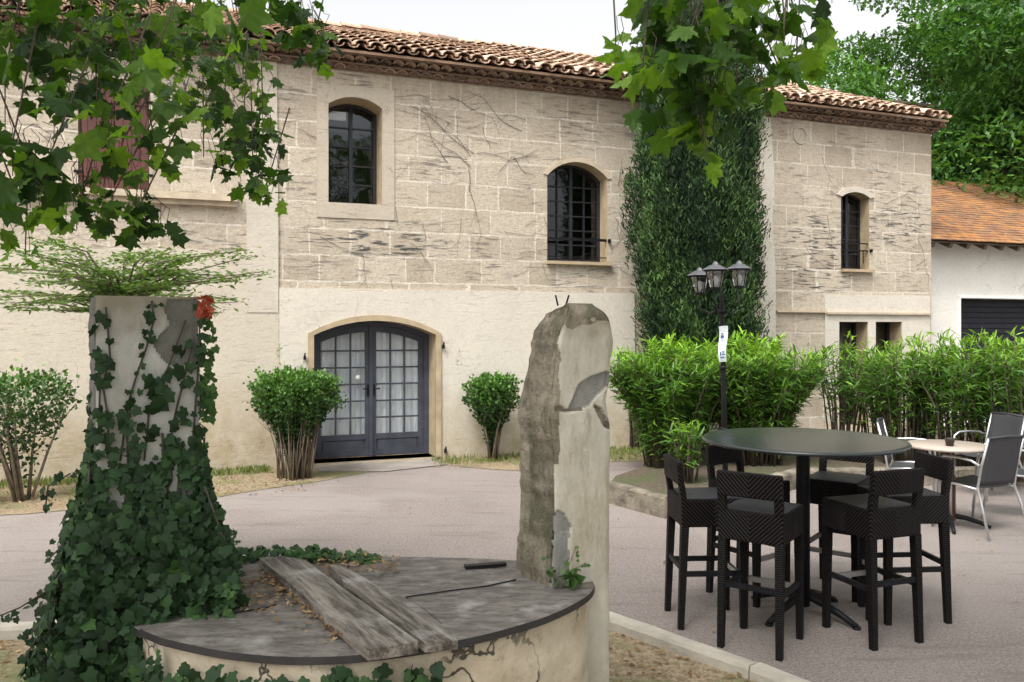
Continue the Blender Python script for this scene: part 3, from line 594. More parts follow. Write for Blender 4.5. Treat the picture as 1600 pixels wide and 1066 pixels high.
# double door
s0, s1, z0, zs, ri, dp = OPS['D']; mid = (s0+s1)/2
b = MB(); out = arch(s0+.001, s1-.001, z0, zs, ri); inn = arch(s0+.07, s1-.07, z0-.001, zs-.04, ri-.02); n = len(out)
b.add([(p[0], dp-.03, p[1]) for p in out]+[(p[0], dp-.03, p[1]) for p in inn]+[(p[0], dp+.05, p[1]) for p in inn],
      [(i, (i+1) % n, n+(i+1) % n, n+i) for i in range(1, n)]+[(n+i, n+(i+1) % n, 2*n+(i+1) % n, 2*n+i) for i in range(1, n)])
b.build('door_frame', M['blue_wood'], house)
for side in (0, 1):
    a0, a1 = (s0+.07, mid-.004) if side == 0 else (mid+.004, s1-.07); b = MB(); st = .07; zk = z0+.3
    th = lambda x: arch_h(x, s0+.07, s1-.07, zs-.04, ri-.02)
    for xa, xb in ((a0, a0+st), (a1-st, a1)):
        v = [(xa, z0+.01), (xb, z0+.01), (xb, th(xb)-.005), (xa, th(xa)-.005)]
        b.add([(p[0], dp, p[1]) for p in v]+[(p[0], dp+.05, p[1]) for p in v], [(0, 1, 2, 3), (1, 5, 6, 2), (4, 0, 3, 7), (5, 4, 7, 6), (3, 2, 6, 7)])
    N = 8; xs_ = [a0+st+(a1-a0-2*st)*i/N for i in range(N+1)]
    for i in range(N):
        xa, xb = xs_[i], xs_[i+1]; v = [(xa, th(xa)-.09), (xb, th(xb)-.09), (xb, th(xb)-.005), (xa, th(xa)-.005)]
        b.add([(p[0], dp+.002, p[1]) for p in v]+[(p[0], dp+.05, p[1]) for p in v], [(0, 1, 2, 3), (0, 4, 5, 1)])
    b.box(((a0+a1)/2, dp+.027, z0+.05), (a1-a0-2*st, .045, .08)); b.box(((a0+a1)/2, dp+.027, zk-.03), (a1-a0-2*st, .045, .07)); b.box(((a0+a1)/2, dp+.035, (z0+zk)/2), (a1-a0-2*st, .02, zk-z0-.1))
    b.box(((a0+a1)/2, dp+.022, (z0+zk)/2+.005), (a1-a0-2*st-.06, .016, zk-z0-.17))
    for c in (1, 2):
        x = a0+st+(a1-a0-2*st)*c/3; b.box((x, dp+.022, (zk+th(x)-.08)/2), (.022, .03, th(x)-.08-zk))
    for r in range(1, 6):
        z = zk+(1.72-zk)*r/6; b.box(((a0+a1)/2, dp+.024, z), (a1-a0-2*st, .026, .022))
    lf = b.build('door', M['blue_wood'], house)
    p = MB(); xs2 = [a0+.03, a1-.03]; v = [(a0+.03, zk-.02), (a1-.03, zk-.02), (a1-.03, th(a1)-.03), ((a0+a1)/2, th((a0+a1)/2)-.03), (a0+.03, th(a0)-.03)]
    p.add([(q[0], dp+.036, q[1]) for q in v], [(0, 1, 2, 3, 4)]); p.build('pane', M['glass'], lf)
    h = MB(); hx = a1-.035 if side == 0 else a0+.035; h.box((hx, dp-.006, .95), (.035, .012, .16)); h.tube([(hx, dp-.01, .97), (hx, dp-.05, .97), (hx+(.08 if side else -.08), dp-.055, .97)], .009); h.build('handle', M['iron'], lf)
    if side == 0:
        q = MB(); q.lathe([(.036, 0), (.036, .004)], n=20); o = q.build('sticker', M['white'], lf); o.location = (a0+st+(a1-a0-2*st)*.83, dp+.012, 1.12); o.rotation_euler.x = R(90)
    k = MB(); NN = 60; zz0, zz1 = z0+.1, 1.85
    vs = [(a0+.02+(a1-a0-.04)*i/NN, dp+.1+.028*math.sin(i*.62+side)+.012*math.sin(i*1.7), z) for z in (zz0, zz1) for i in range(NN+1)]
    k.add(vs, [(i, i+1, NN+2+i, NN+1+i) for i in range(NN)], 0, True); k.build('curtain', M['curtain'], lf)
b = MB(); b.box((mid, dp-.012, (z0+1.86)/2), (.05, .03, 1.82)); b.build('door_post', M['blue_wood'], house)
b = MB(); b.box((mid, .17, .015), (s1-s0, .36, .05)); b.build('threshold', M['kerb_old'], house)
for x, z in ((s0-.12, 1.42), (s1+.1, 1.55), (s1+.13, .12)): b = MB(); b.box((x, -.05, z), (.025, .07, .05)); b.box((x, -.08, z+.025), (.018, .02, .07)); b.build('shutter_stay', M['iron'], house)

# cornice of tile ends and the roof of canal tiles
def half_tile(b, p0, p1, r0, r1, up, side, n=7, th=.014, flip=1):
    vs = []
    for p, r in ((p0, r0), (p1, r1)):
        for rr in (r, r-th):
            for k in range(n):
                a = math.pi*k/(n-1); vs.append(p+side*(math.cos(a)*rr)+up*(math.sin(a)*rr*.75*flip))
    fs = []
    for k in range(n-1): fs += [(k, k+1, 2*n+k+1, 2*n+k), (n+k, 3*n+k, 3*n+k+1, n+k+1), (k, n+k, n+k+1, k+1), (2*n+k, 2*n+k+1, 3*n+k+1, 3*n+k)]
    b.add(vs, fs, 0, False)
U, SD = Vector((0, 0, 1)), Vector((1, 0, 0))
b = MB(); gs = .165; xx = S0
rows_ = [(-.11, 5.2), (-.23, 5.285)]
for ri_, (yo, z) in enumerate(rows_):
    x = S0+(gs/2 if ri_ else 0)
    while x < S1+.05:
        b.tint = random.random(); half_tile(b, Vector((x, yo+random.uniform(-.01, .01), z)), Vector((x, .02, z)), gs*.48, gs*.48, U, SD, 6, .016)
        x += gs
    b.tint = .4; b.box(((S0+S1)/2, yo/2+.0, z+.068), (S1-S0+.1, -yo+.03, .02))
b.tint = .2; b.box(((S0+S1)/2, -.02, 5.27), (S1-S0, .1, .13))
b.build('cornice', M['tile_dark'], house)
SL = R(22.0); RUN = 4.3; sp = .195; ty, tz = math.cos(SL), math.sin(SL)
b = MB(); x = S0-.05; E0 = Vector((0, -.36, 5.39)); along = Vector((0, ty, tz)); upn = Vector((0, -tz, ty))
L = RUN/ty; nr = int(L/.34)
while x < S1-.02:
    wob = random.uniform(-.008, .008)
    for r in range(nr):
        j = random.uniform(-.022, .022); e = random.uniform(-.035, .035) if r == 0 else random.uniform(-.02, .02)
        sag = .03*math.sin(x*.9+1)*math.sin(r*.4)
        p0 = E0+along*(r*.34+e)+SD*(x+wob+j*.7)+upn*(.035+sag+random.uniform(0, .014)); p1 = p0+along*.42-upn*.028+SD*random.uniform(-.006, .006)
        b.tint = min(1, max(0, random.gauss(.55, .28))); half_tile(b, p0, p1, .098, .08, upn, SD, 7, .014)
        q0 = E0+along*(r*.34+e-.03)+SD*(x+sp/2+j*.5)+upn*(.055+sag); b.tint = random.random()*.7; half_tile(b, q0, q0+along*.4-upn*.01, .075, .09, upn, SD, 5, .014, -1)
    x += sp
b.tint = .3; b.box(E0+along*(L/2)+SD*((S0+S1)/2)-upn*.045, (S1-S0+.05, L, .03), M4=Matrix.Rotation(SL, 3, 'X'))
# far slope
b.box(Vector(((S0+S1)/2, -.36+RUN*1.5, 5.39+RUN*math.tan(SL)/2)), (S1-S0+.05, L, .05), M4=Matrix.Rotation(-SL, 3, 'X'))
x = S0
while x < S1+.1:
    b.tint = min(1, max(0, random.gauss(.55, .3))); rp = Vector((x, -.36+RUN, 5.39+RUN*math.tan(SL)+.04+random.uniform(0, .015))); half_tile(b, rp, rp+SD*.42-U*.015, .12, .1, U, Vector((0, 1, 0)), 7, .014); x += .36
b.build('roof', M['tile'], house)

# ------------------------------------------------------------ annex with the flat-tiled roof
OFF = .45
annex = thing('annex_building', (WP[0], WP[1], 0), WA, 'low white rendered annex with orange flat-tiled roof and dark garage door', 'building')
a0, a1 = S1+.012, S1+9; zt = 3.5; g0, g1 = ws(1500, OFF), ws(1500, OFF)+3.4; gz = wz(1500, 466, OFF)
b = MB(); hg = [(g0, .05), (g1, .05), (g1, gz), (g0, gz)]
panel(b, [(a0, -.2), (a1, -.2), (a1, zt), (a0, zt)], [hg], OFF, 0, [.3])
b.add([(a1, OFF, -.2), (a1, 7.2, -.2), (a1, 7.2, zt), (a1, OFF, zt)], [(0, 1, 2, 3)]); b.add([(a1, OFF, zt), (a1, 7.2, zt), (a1, 3.8, zt+1.6)], [(0, 1, 2)]); b.add([(a0, 7.2, -.2), (a1, 7.2, -.2), (a1, 7.2, zt), (a0, 7.2, zt)], [(3, 2, 1, 0)])
b.build('wall', M['white_render'], annex)
b = MB(); b.box(((g0+g1)/2, OFF-.012, gz+.03), (g1-g0+.1, .03, .05)); b.box((g0-.03, OFF-.012, gz/2), (.05, .03, gz)); b.build('garage_frame', M['white'], annex)
b = MB()
for i in range(22): b.box(((g0+g1)/2, OFF+.24, .1+i*(gz-.1)/22), (g1-g0-.01, .03, (gz-.1)/22-.012))
b.box(((g0+g1)/2, OFF+.27, gz/2), (g1-g0, .02, gz-.02)); b.build('garage_door', M['door_dark'], annex)
b = MB(); s2 = math.atan(.5); al = Vector((0, math.cos(s2), math.sin(s2))); up2 = Vector((0, -math.sin(s2), math.cos(s2))); e0 = Vector((0, OFF-.45, 3.34)); LL = 3.9/math.cos(s2); nc = int(LL/.15)
for r in range(nc):
    x = a0-.0
    while x < a1+.2:
        b.tint = random.random(); j = random.uniform(-.006, .006)
        b.box(e0+al*(r*.15+.09+j)+SD*(x+.085)+up2*(.02+random.uniform(0, .006)), (.166, .19, .014), M4=Matrix.Rotation(s2-.07, 3, 'X') @ Matrix.Rotation(random.uniform(-.02, .02), 3, 'Z')); x += .17
b.build('roof', M['flat_tile'], annex)
b = MB(); b.box(e0+al*(LL/2)+SD*((a0+a1)/2)-up2*.03, (a1-a0+.1, LL-.05, .03), M4=Matrix.Rotation(s2, 3, 'X'))
x = a0+.1
while x < a1: b.box(e0+al*.35+SD*x-up2*.09, (.07, .66, .09), M4=Matrix.Rotation(s2, 3, 'X')); x += .42
b.box(Vector(((a0+a1)/2, OFF-.45+3.9*1.5, 3.34+3.9*.25-.02)), (a1-a0, LL, .05), M4=Matrix.Rotation(-s2, 3, 'X'))
b.build('rafters', M['bark'], annex)

# ------------------------------------------------------------ dead creeper on the facade
def wall_pt(px, py, d=.012): return wpt(ws(px), d, wz(px, py))
def grow_vine(b, p, ang, ln, r, depth):
    pts = [p]; a = ang; n = max(3, int(ln/7)); d = .01+.01*random.random()
    for i in range(n):
        a += random.uniform(-.22, .22); x, y = pts[-1]; pts.append((x+7*math.cos(a), y-7*math.sin(a)))
        if depth < 3 and i > 1 and random.random() < .2: grow_vine(b, pts[-1], a+random.choice((-1, 1))*random.uniform(.3, .8), ln*random.uniform(.3, .6), r*.6, depth+1)
    pts = [q for q in pts if wz(*q) < 5.12]
    if len(pts) < 2: return
    b.tube([wall_pt(x, y, .008+r) for x, y in pts], [r*(1-.6*i/len(pts)) for i in range(len(pts))], 5)
b = MB(); random.seed(21)
for _ in range(34): grow_vine(b, (random.choice((random.uniform(600, 860), random.uniform(440, 980), random.uniform(1210, 1440))), random.uniform(160, 440)), random.choice((-.5, -.35, 2.7, .3, -1.2)), random.uniform(25, 70), .0026, 2)
for (px, py, ang, ln, r) in [(733, 300, 1.7, 50, .007), (740, 240, 2.6, 130, .006), (735, 262, 2.3, 110, .006), (815, 205, 2.65, 170, .006), (700, 255, 2.3, 90, .006), (745, 240, .1, 80, .006), (800, 250, .3, 50, .008), (802, 245, -1.1, 40, .007),
        (800, 245, 3.9, 40, .006), (730, 250, 2.9, 120, .005), (735, 245, 2.0, 90, .005), (610, 150, -.3, 120, .004), (640, 165, -.6, 110, .004), (700, 150, -.7, 120, .004), (620, 350, 1.4, 60, .004), (735, 300, -1.5, 80, .005), (720, 340, -1.6, 50, .004),
        (500, 370, -.25, 90, .005), (560, 390, .1, 110, .004), (640, 380, -.3, 70, .004), (850, 340, -1.3, 60, .004), (960, 340, -.8, 40, .006), (965, 290, 1.2, 50, .006), (968, 420, -.8, 60, .005), (955, 390, .9, 50, .004), (640, 470, -.2, 70, .003), (720, 480, -.3, 90, .003), (780, 470, -.5, 60, .003), (970, 500, 1., 60, .004), (975, 540, 2., 50, .004),
        (690, 700, 1.7, 60, .004), (700, 705, 1.1, 50, .004), (710, 700, 2.2, 40, .004), (220, 380, -.2, 60, .003), (480, 210, -.6, 60, .003), (460, 200, -.3, 70, .003), (1225, 440, .1, 60, .004), (1300, 330, -.1, 70, .003), (1380, 320, .2, 60, .004), (1390, 380, -.4, 50, .003)]:
    grow_vine(b, (px, py), ang, ln*.95, r*.62, 1)
tag(b.build('dead_creeper', M['dead_vine']), 'bare brown creeper stems clinging to the pale stone farmhouse wall', 'creeper')

# ------------------------------------------------------------ vegetation generators
def pt(p): return np.array([p.x, p.y, p.z])
def back_tree(loc, rx, rz_, h, n, seed, label, tb=.5, size=(.12, .23)):
    global RNG; RNG = np.random.default_rng(seed); random.seed(seed)
    t = thing('leafy_tree', loc, 0, label, 'tree', 'trees behind the annex'); b = MB()
    b.tube([(0, 0, 0), (.1, .1, h*.35), (0, 0, h*.7)], [.35, .25, .1], 10)
    cl = []
    for i in range(60):
        d = rdir(1)[0]; rr = random.random()**.4; c = Vector((d[0]*rx*rr, d[1]*rx*rr, h*.6+d[2]*rz_*rr)); cl.append(c)
        if i < 26: b.tube([(0, 0, h*.3+c.z*.25), (c.x*.4, c.y*.4, h*.35+c.z*.35), c], [.12, .07, .02], 6)
    b.build('trunk', M['bark'], t)
    P, D, Up, S, T = [], [], [], [], []
    per = n//len(cl)
    for c in cl:
        cr = random.uniform(.9, 1.7)*rx/5; q = RNG.normal(size=(per, 3)); q /= np.linalg.norm(q, axis=1, keepdims=True); q *= (RNG.uniform(.35, 1, (per, 1))**.5)*cr*np.array([1, 1, .55])
        P.append(q+np.array(c)); D.append(q*.6/cr+rdir(per, (0, 0, -.15), .7)); Up.append(rdir(per, (0, 0, 1.2), .8)); S.append(RNG.uniform(*size, per)); T.append(np.clip(RNG.normal(tb+random.uniform(-.12, .12), .2, per), 0, 1))
    leaves('crown', T_SPRAY, np.vstack(P), np.vstack(D), np.vstack(Up), np.concatenate(S), np.concatenate(T), M['back_leaf'], t, xs=1.2)
    return t
back_tree((14.2, 23.5, 0), 5.9, 6.0, 14.5, 80000, 5, 'tall light green tree rising behind the annex, nearest the roof end', .55)
back_tree((21.5, 25, 0), 6, 6, 15, 24000, 6, 'tall green tree behind the annex at the far right edge', .4)
back_tree((15.5, 30, 0), 6, 5.2, 11, 14000, 8, 'darker green tree standing behind the tall tree beyond the annex', .2)

# cypress
random.seed(4); RNG = np.random.default_rng(4)
CY = (2.63, 11.75); cyp = thing('cypress_tree', (*CY, 0), 0, 'dark green columnar cypress standing against the stone farmhouse', 'tree')
b = MB(); b.tube([(0, 0, 0), (0, 0, .9), (0, 0, 5)], [.16, .13, .05], 10); b.build('trunk', M['bark'], cyp)
def cyr(z): return float(np.interp(z, [0, .5, 1.9, 3.0, 3.7, 4.9, 5.7, 6.5, 7.3, 8.1], [.55, .64, .74, .82, .8, .78, .68, .54, .34, .06]))
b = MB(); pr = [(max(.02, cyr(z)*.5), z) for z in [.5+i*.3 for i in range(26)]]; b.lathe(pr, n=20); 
b.build('core_hull', M['cypress_core'], cyp)  # solid dark hull added to stand for the crown's dense interior
P, D, T, S = [], [], [], []
for i in range(2100):
    z = .45+random.random()**.95*7.4; a = random.uniform(0, 2*math.pi); bulge = 1+.1*math.sin(a*3+z*1.7)+.1*math.sin(a*7-z*1.9)+.09*math.sin(a*12+z*3.1)
    r = cyr(z)*bulge*random.choice((.86, .9, .95, .98, 1.02)); hl = random.uniform(.3, .75); per = 75; t_ = RNG.uniform(0, 1, per); pr_ = .15*(1-t_)**.6+.02
    out = np.array([math.cos(a), math.sin(a), 0]); base = out*(r-.1)+np.array([0, 0, z-.1]); off = rdir(per)*pr_[:, None]
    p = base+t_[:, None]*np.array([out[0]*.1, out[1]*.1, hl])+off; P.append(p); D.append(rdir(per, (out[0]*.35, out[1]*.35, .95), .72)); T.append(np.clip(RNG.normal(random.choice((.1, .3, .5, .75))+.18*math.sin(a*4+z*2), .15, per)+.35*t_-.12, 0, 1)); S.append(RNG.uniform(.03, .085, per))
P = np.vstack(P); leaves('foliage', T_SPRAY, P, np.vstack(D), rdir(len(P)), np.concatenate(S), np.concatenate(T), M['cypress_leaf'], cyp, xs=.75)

# oleander shrubs
def oleander(name, h, spread, nst, per, seed, lo=.35, leaf=(.095, .165), tb=.5):
    global RNG; RNG = np.random.default_rng(seed); random.seed(seed)
    t = thing(name); b = MB(); P, D, T, S = [], [], [], []
    for i in range(nst):
        a = random.uniform(0, 2*math.pi); rr = spread*math.sqrt(random.random()); hh = h*random.uniform(.72, 1.0)*(1-.16*(rr/spread)**2)
        tip = Vector((math.cos(a)*rr, math.sin(a)*rr, hh)); base = Vector((math.cos(a)*rr*.35+random.uniform(-.06, .06), math.sin(a)*rr*.35, 0)); mid = base.lerp(tip, .5)+Vector((random.uniform(-.05, .05), random.uniform(-.05, .05), .06*h))-Vector((tip.x, tip.y, 0))*.12
        b.tube([base, mid, tip], [.014, .010, .004], 5)
        for k in range(per):
            f = lo+(1-lo)*random.random()**.65; p = (mid.lerp(tip, f*2-1) if f > .5 else base.lerp(mid, f*2))+Vector([random.gauss(0, .03) for _ in range(3)])
            aa = random.uniform(0, 2*math.pi); el_ = random.uniform(-.35, .9)+(.35 if f > .9 else 0)
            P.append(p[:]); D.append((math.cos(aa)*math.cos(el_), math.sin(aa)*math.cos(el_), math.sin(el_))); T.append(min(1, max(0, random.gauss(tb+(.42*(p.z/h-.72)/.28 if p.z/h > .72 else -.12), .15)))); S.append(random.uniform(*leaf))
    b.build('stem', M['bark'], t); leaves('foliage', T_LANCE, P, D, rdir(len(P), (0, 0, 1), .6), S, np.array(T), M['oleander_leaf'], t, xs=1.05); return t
OL = []
big = oleander('oleander_shrub', 1.6, .86, 120, 105, 31, .1)
OL.append((big, 1030, 10.3, 1.0, 0, 'left half of the dense bright oleander before the dark cypress'))
mid_ = oleander('oleander_shrub', 1.72, .66, 40, 60, 32, .26)
thin = oleander('oleander_shrub', 1.85, .52, 22, 52, 33, .3)
first = {id(big), id(mid_), id(thin)}
specs = [(big, 1048, 10.3, 1.0, 0., 'dense bright oleander left of the lamp post, against the dark cypress'),
         (big, 1180, 10.5, 1.02, 2.1, 'dense bright oleander right of the lamp post, behind the dark bar table'),
         (thin, 1318, 11.0, .93, .4, 'thin leggy oleander before the left of the two narrow low windows'),
         (mid_, 1412, 10.4, .95, 1.2, 'oleander just right of the two narrow low windows'),
         (thin, 1375, 11.4, .88, 3.0, 'small thin oleander directly before the right narrow low window'),
         (mid_, 1492, 10.1, .98, 2.8, 'oleander rising behind the speckled round cafe table'),
         (thin, 1445, 10.8, .93, 5.0, 'sparse oleander with bare lower stems at the farmhouse corner'),
         (mid_, 1560, 9.8, .98, 4.1, 'oleander before the dark garage door'),
         (thin, 1600, 9.3, .96, 1.0, 'tall oleander cut by the right edge of the photo'),
         (mid_, 1660, 9.8, 1.05, .3, 'oleander at the end of the hedge just past the right edge')]
seen = set()
for o, px, Y, sc, rz, lab in specs:
    c = o if id(o) not in seen else copy_tree(o); seen.add(id(o))
    c.location = ((px-800)/F*Y, Y, .1); c.scale = (sc,)*3; c.rotation_euler.z = rz; tag(c, lab, 'shrub', 'oleander hedge in the raised bed')
small = oleander('oleander_shrub', .72, .26, 16, 22, 35, .25, (.1, .16), .5); small.location = (*onz(1075, 752, .12), .12); tag(small, 'small young oleander at the left corner of the raised bed', 'shrub', 'oleander hedge in the raised bed')
leg = oleander('oleander_shrub', 1.25, .28, 9, 26, 36, .45, (.08, .14), .35); leg.location = (*gnd(990, 703), .0); tag(leg, 'leggy dark-stemmed oleander against the wall behind the broken pillar', 'shrub')

# clipped shrubs by the wall
def clipped(name, loc, h, rx, zc, rz_, nst, nl, seed, label, leaf=(.03, .05), flat=.7, stem_r=.0095, tb=.5, base=.1):
    global RNG; RNG = np.random.default_rng(seed); random.seed(seed); t = thing(name, loc, 0, label, 'shrub'); b = MB(); tips = []
    for i in range(nst):
        a = random.uniform(0, 2*math.pi); r = math.sqrt(random.random())*rx*.8; z = zc+random.uniform(-.5, .4)*rz_
        p0 = Vector((math.cos(a)*base*random.random(), math.sin(a)*base*random.random(), 0)); p2 = Vector((math.cos(a)*r, math.sin(a)*r, z)); p1 = p0.lerp(p2, .5)+Vector((random.uniform(-.03, .03), random.uniform(-.03, .03), .04))
        b.tube([p0, p1, p2], [stem_r*random.uniform(.7, 1.2), stem_r*.7, stem_r*.25], 5); tips.append(p2)
        for _ in range(2):
            q = p1.lerp(p2, random.uniform(0, .7)); b.tube([q, q+Vector((random.uniform(-1, 1), random.uniform(-1, 1), 1.2))*rx*.35], [stem_r*.4, stem_r*.15], 4)
    b.build('stem', M['bark_pale'], t)
    q = RNG.normal(size=(nl, 3)); q /= np.linalg.norm(q, axis=1, keepdims=True); rad = RNG.uniform(0, 1, nl)**.3
    lump = 1+.13*np.sin(q[:, 0]*7+seed)*np.cos(q[:, 1]*6)+.09*np.sin(q[:, 2]*11+q[:, 0]*9)+.06*np.sin(q[:, 0]*23+q[:, 2]*17)
    spr = (RNG.uniform(0, 1, nl) < .12); rad = np.where(spr, rad+RNG.uniform(0, .22, nl)*(q[:, 2] > -.2), rad); zz = q[:, 2]; zz = np.where(zz > 0, np.sign(zz)*np.abs(zz)**flat, zz); P = np.c_[q[:, 0]*rx, q[:, 1]*rx, zz*rz_]*(rad*lump)[:, None]
    P[:, :2] *= (1+.0*P[:, 2:3]); low = P[:, 2] < 0; P[low, 2] *= RNG.uniform(.7, 2.7, low.sum()); P[low, 0] *= 1+.35*P[low, 2]/rz_; P[low, 1] *= 1+.35*P[low, 2]/rz_
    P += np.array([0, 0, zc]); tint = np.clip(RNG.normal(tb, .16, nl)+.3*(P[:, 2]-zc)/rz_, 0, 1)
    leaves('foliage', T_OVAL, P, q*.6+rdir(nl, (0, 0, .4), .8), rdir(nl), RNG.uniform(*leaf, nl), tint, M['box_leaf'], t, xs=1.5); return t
clipped('clipped_shrub', (*gnd(460, 748), 0), 1.3, .49, .95, .33, 75, 17000, 51, 'rounded clipped bush with many stems left of the double door', base=.2)
clipped('clipped_shrub', (*gnd(768, 721), 0), 1.1, .34, .86, .3, 14, 4600, 52, 'smaller clipped bush right of the double door against the wall', stem_r=.018, leaf=(.035, .06))
clipped('open_shrub', (*gnd(38, 783), 0), 1.4, .5, 1.02, .33, 9, 2200, 53, 'loose open shrub with forked grey stems at the left edge', stem_r=.02, leaf=(.035, .06), flat=.9, tb=.35)
clipped('open_shrub', (*gnd(-45, 790), 0), 1.0, .28, .5, .3, 8, 900, 54, 'low green shrub cut by the left edge of the photo', stem_r=.012, leaf=(.035, .06), tb=.6)
RNG = np.random.default_rng(77); random.seed(77)
sp_ = thing('sprig', (*gnd(437, 752), 0), 0, 'thin yellow-green sprig rising above the rounded clipped bush', 'plant'); b = MB(); b.tube([(0, 0, 0), (.01, 0, .9), (0, 0, 1.6)], [.006, .004, .002], 5); b.build('stem', M['bark_pale'], sp_)
n = 50; P = np.c_[RNG.normal(0, .02, n), RNG.normal(0, .02, n), RNG.uniform(1.2, 1.62, n)]; leaves('foliage', T_OVAL, P, rdir(n), rdir(n), .028, .75, M['feather_leaf'], sp_, xs=1.)

# feathery layered shrub behind the left pillar
def feathery():
    global RNG; RNG = np.random.default_rng(91); random.seed(91)
    Y = 5.6; base = at(190, 513, Y); base.z = 0
    t = thing('feathery_shrub', base, 0, 'feathery light green shrub with flat spreading branches behind the ivy-clad pillar', 'shrub'); b = MB(); P, D, T = [], [], []
    b.tube([(0, 0, 0), (.03, .05, .9), (-.02, 0, 1.95)], [.035, .03, .02], 7)
    tips = [(-40, 470), (-20, 420), (20, 395), (300, 410), (160, 425), (60, 410), (280, 445), (60, 378), (100, 392), (0, 455), (40, 440), (90, 430), (140, 415), (190, 400), (230, 392), (270, 398), (330, 396), (395, 395), (420, 424), (370, 436), (330, 430), (360, 470), (300, 455), (340, 490), (250, 435), (210, 440), (160, 455), (130, 450), (60, 470), (110, 480), (10, 480), (250, 420), (290, 425)]
    for px, py in tips:
        for rep in range(2):
            tp = at(px+random.uniform(-12, 12), py+random.uniform(-6, 6), Y+random.uniform(-.6, .6))-base; st = Vector((0, 0, random.uniform(1.85, 2.05))); mid = st.lerp(tp, .45); mid.z = st.z*.3+tp.z*.7+random.uniform(-.03, .06)
            pts = [st, mid, tp]; b.tube(pts, [.01, .006, .002], 5)
            for k in range(90):
                f = random.random()**.6; p = st.lerp(mid, f*2) if f < .5 else mid.lerp(tp, f*2-1); p = p+Vector((random.gauss(0, .06), random.gauss(0, .06), random.gauss(0, .01))); P.append(p[:]); D.append((random.gauss(0, 1), random.gauss(0, 1), random.gauss(0, .2))); T.append(min(1, max(0, random.gauss(.5, .22))))
    b.build('branch', M['bark_pale'], t); leaves('foliage', T_OVAL, P, D, rdir(len(P), (0, 0, 1), .75), RNG.uniform(.03, .06, len(P)), np.array(T), M['feather_leaf'], t, xs=.8)
feathery()

# ------------------------------------------------------------ the well
PA = R(30)
well = thing('stone_well', (-.4, 3.3, 0), 0, 'old oval stone well with two tall plastered pillars', 'well')
wo = Vector((-.4, 3.3, 0))
rim = [(240, 994), (285, 1005), (335, 1015.5), (385, 1022), (439, 1026.5), (490, 1027), (544, 1025), (601, 1019), (660, 1011), (715, 1001), (765, 990), (810, 977.5), (848, 966), (881, 952), (908, 938), (924, 926)]
CZ = .75; front_rim = [onz(x, y, CZ) for x, y in rim]
outline = front_rim+[(.345, 3.42), (.30, 3.58), (.18, 3.72), (0, 3.8), (-.3, 3.84), (-.6, 3.86), (-.9, 3.88), (-1.15, 3.86), (-1.38, 3.76), (-1.52, 3.6), (-1.57, 3.4), (-1.52, 3.2), (-1.42, 3.02)]
def smooth_poly(p, it=2):
    for _ in range(it):
        q = []
        for i in range(len(p)):
            a, c = p[i], p[(i+1) % len(p)]; q += [(a[0]*.75+c[0]*.25, a[1]*.75+c[1]*.25), (a[0]*.25+c[0]*.75, a[1]*.25+c[1]*.75)]
        p = q
    return p
outline = smooth_poly(outline, 1)
def offset(p, d):
    out = []; n = len(p)
    for i in range(n):
        a, c = Vector(p[i-1]), Vector(p[(i+1) % n]); t_ = (c-a).normalized(); nn = Vector((t_.y, -t_.x)); out.append((p[i][0]+nn.x*d, p[i][1]+nn.y*d))
    return out
dr = offset(outline, -.025)
b = MB(); nz_ = 26; n = len(dr); vs = []
for k in range(nz_+1):
    z = (CZ-.028)*k/nz_
    for i, p in enumerate(dr):
        j = .010*smooth_noise((p[0], p[1], z), 14, 2)+.006*smooth_noise((p[0], p[1], z), 40, 5)
        o_ = offset(dr, 0)[i] if False else p; a, c = Vector(dr[i-1]), Vector(dr[(i+1) % n]); t_ = (c-a).normalized(); vs.append((p[0]+t_.y*j-wo.x, p[1]-t_.x*j-wo.y, z))
fs = [(k*n+i, k*n+(i+1) % n, (k+1)*n+(i+1) % n, (k+1)*n+i) for k in range(nz_) for i in range(n)]+[tuple(nz_*n+i for i in range(n))]
b.add(vs, fs, 0, True); b.build('drum', M['drum'], well)
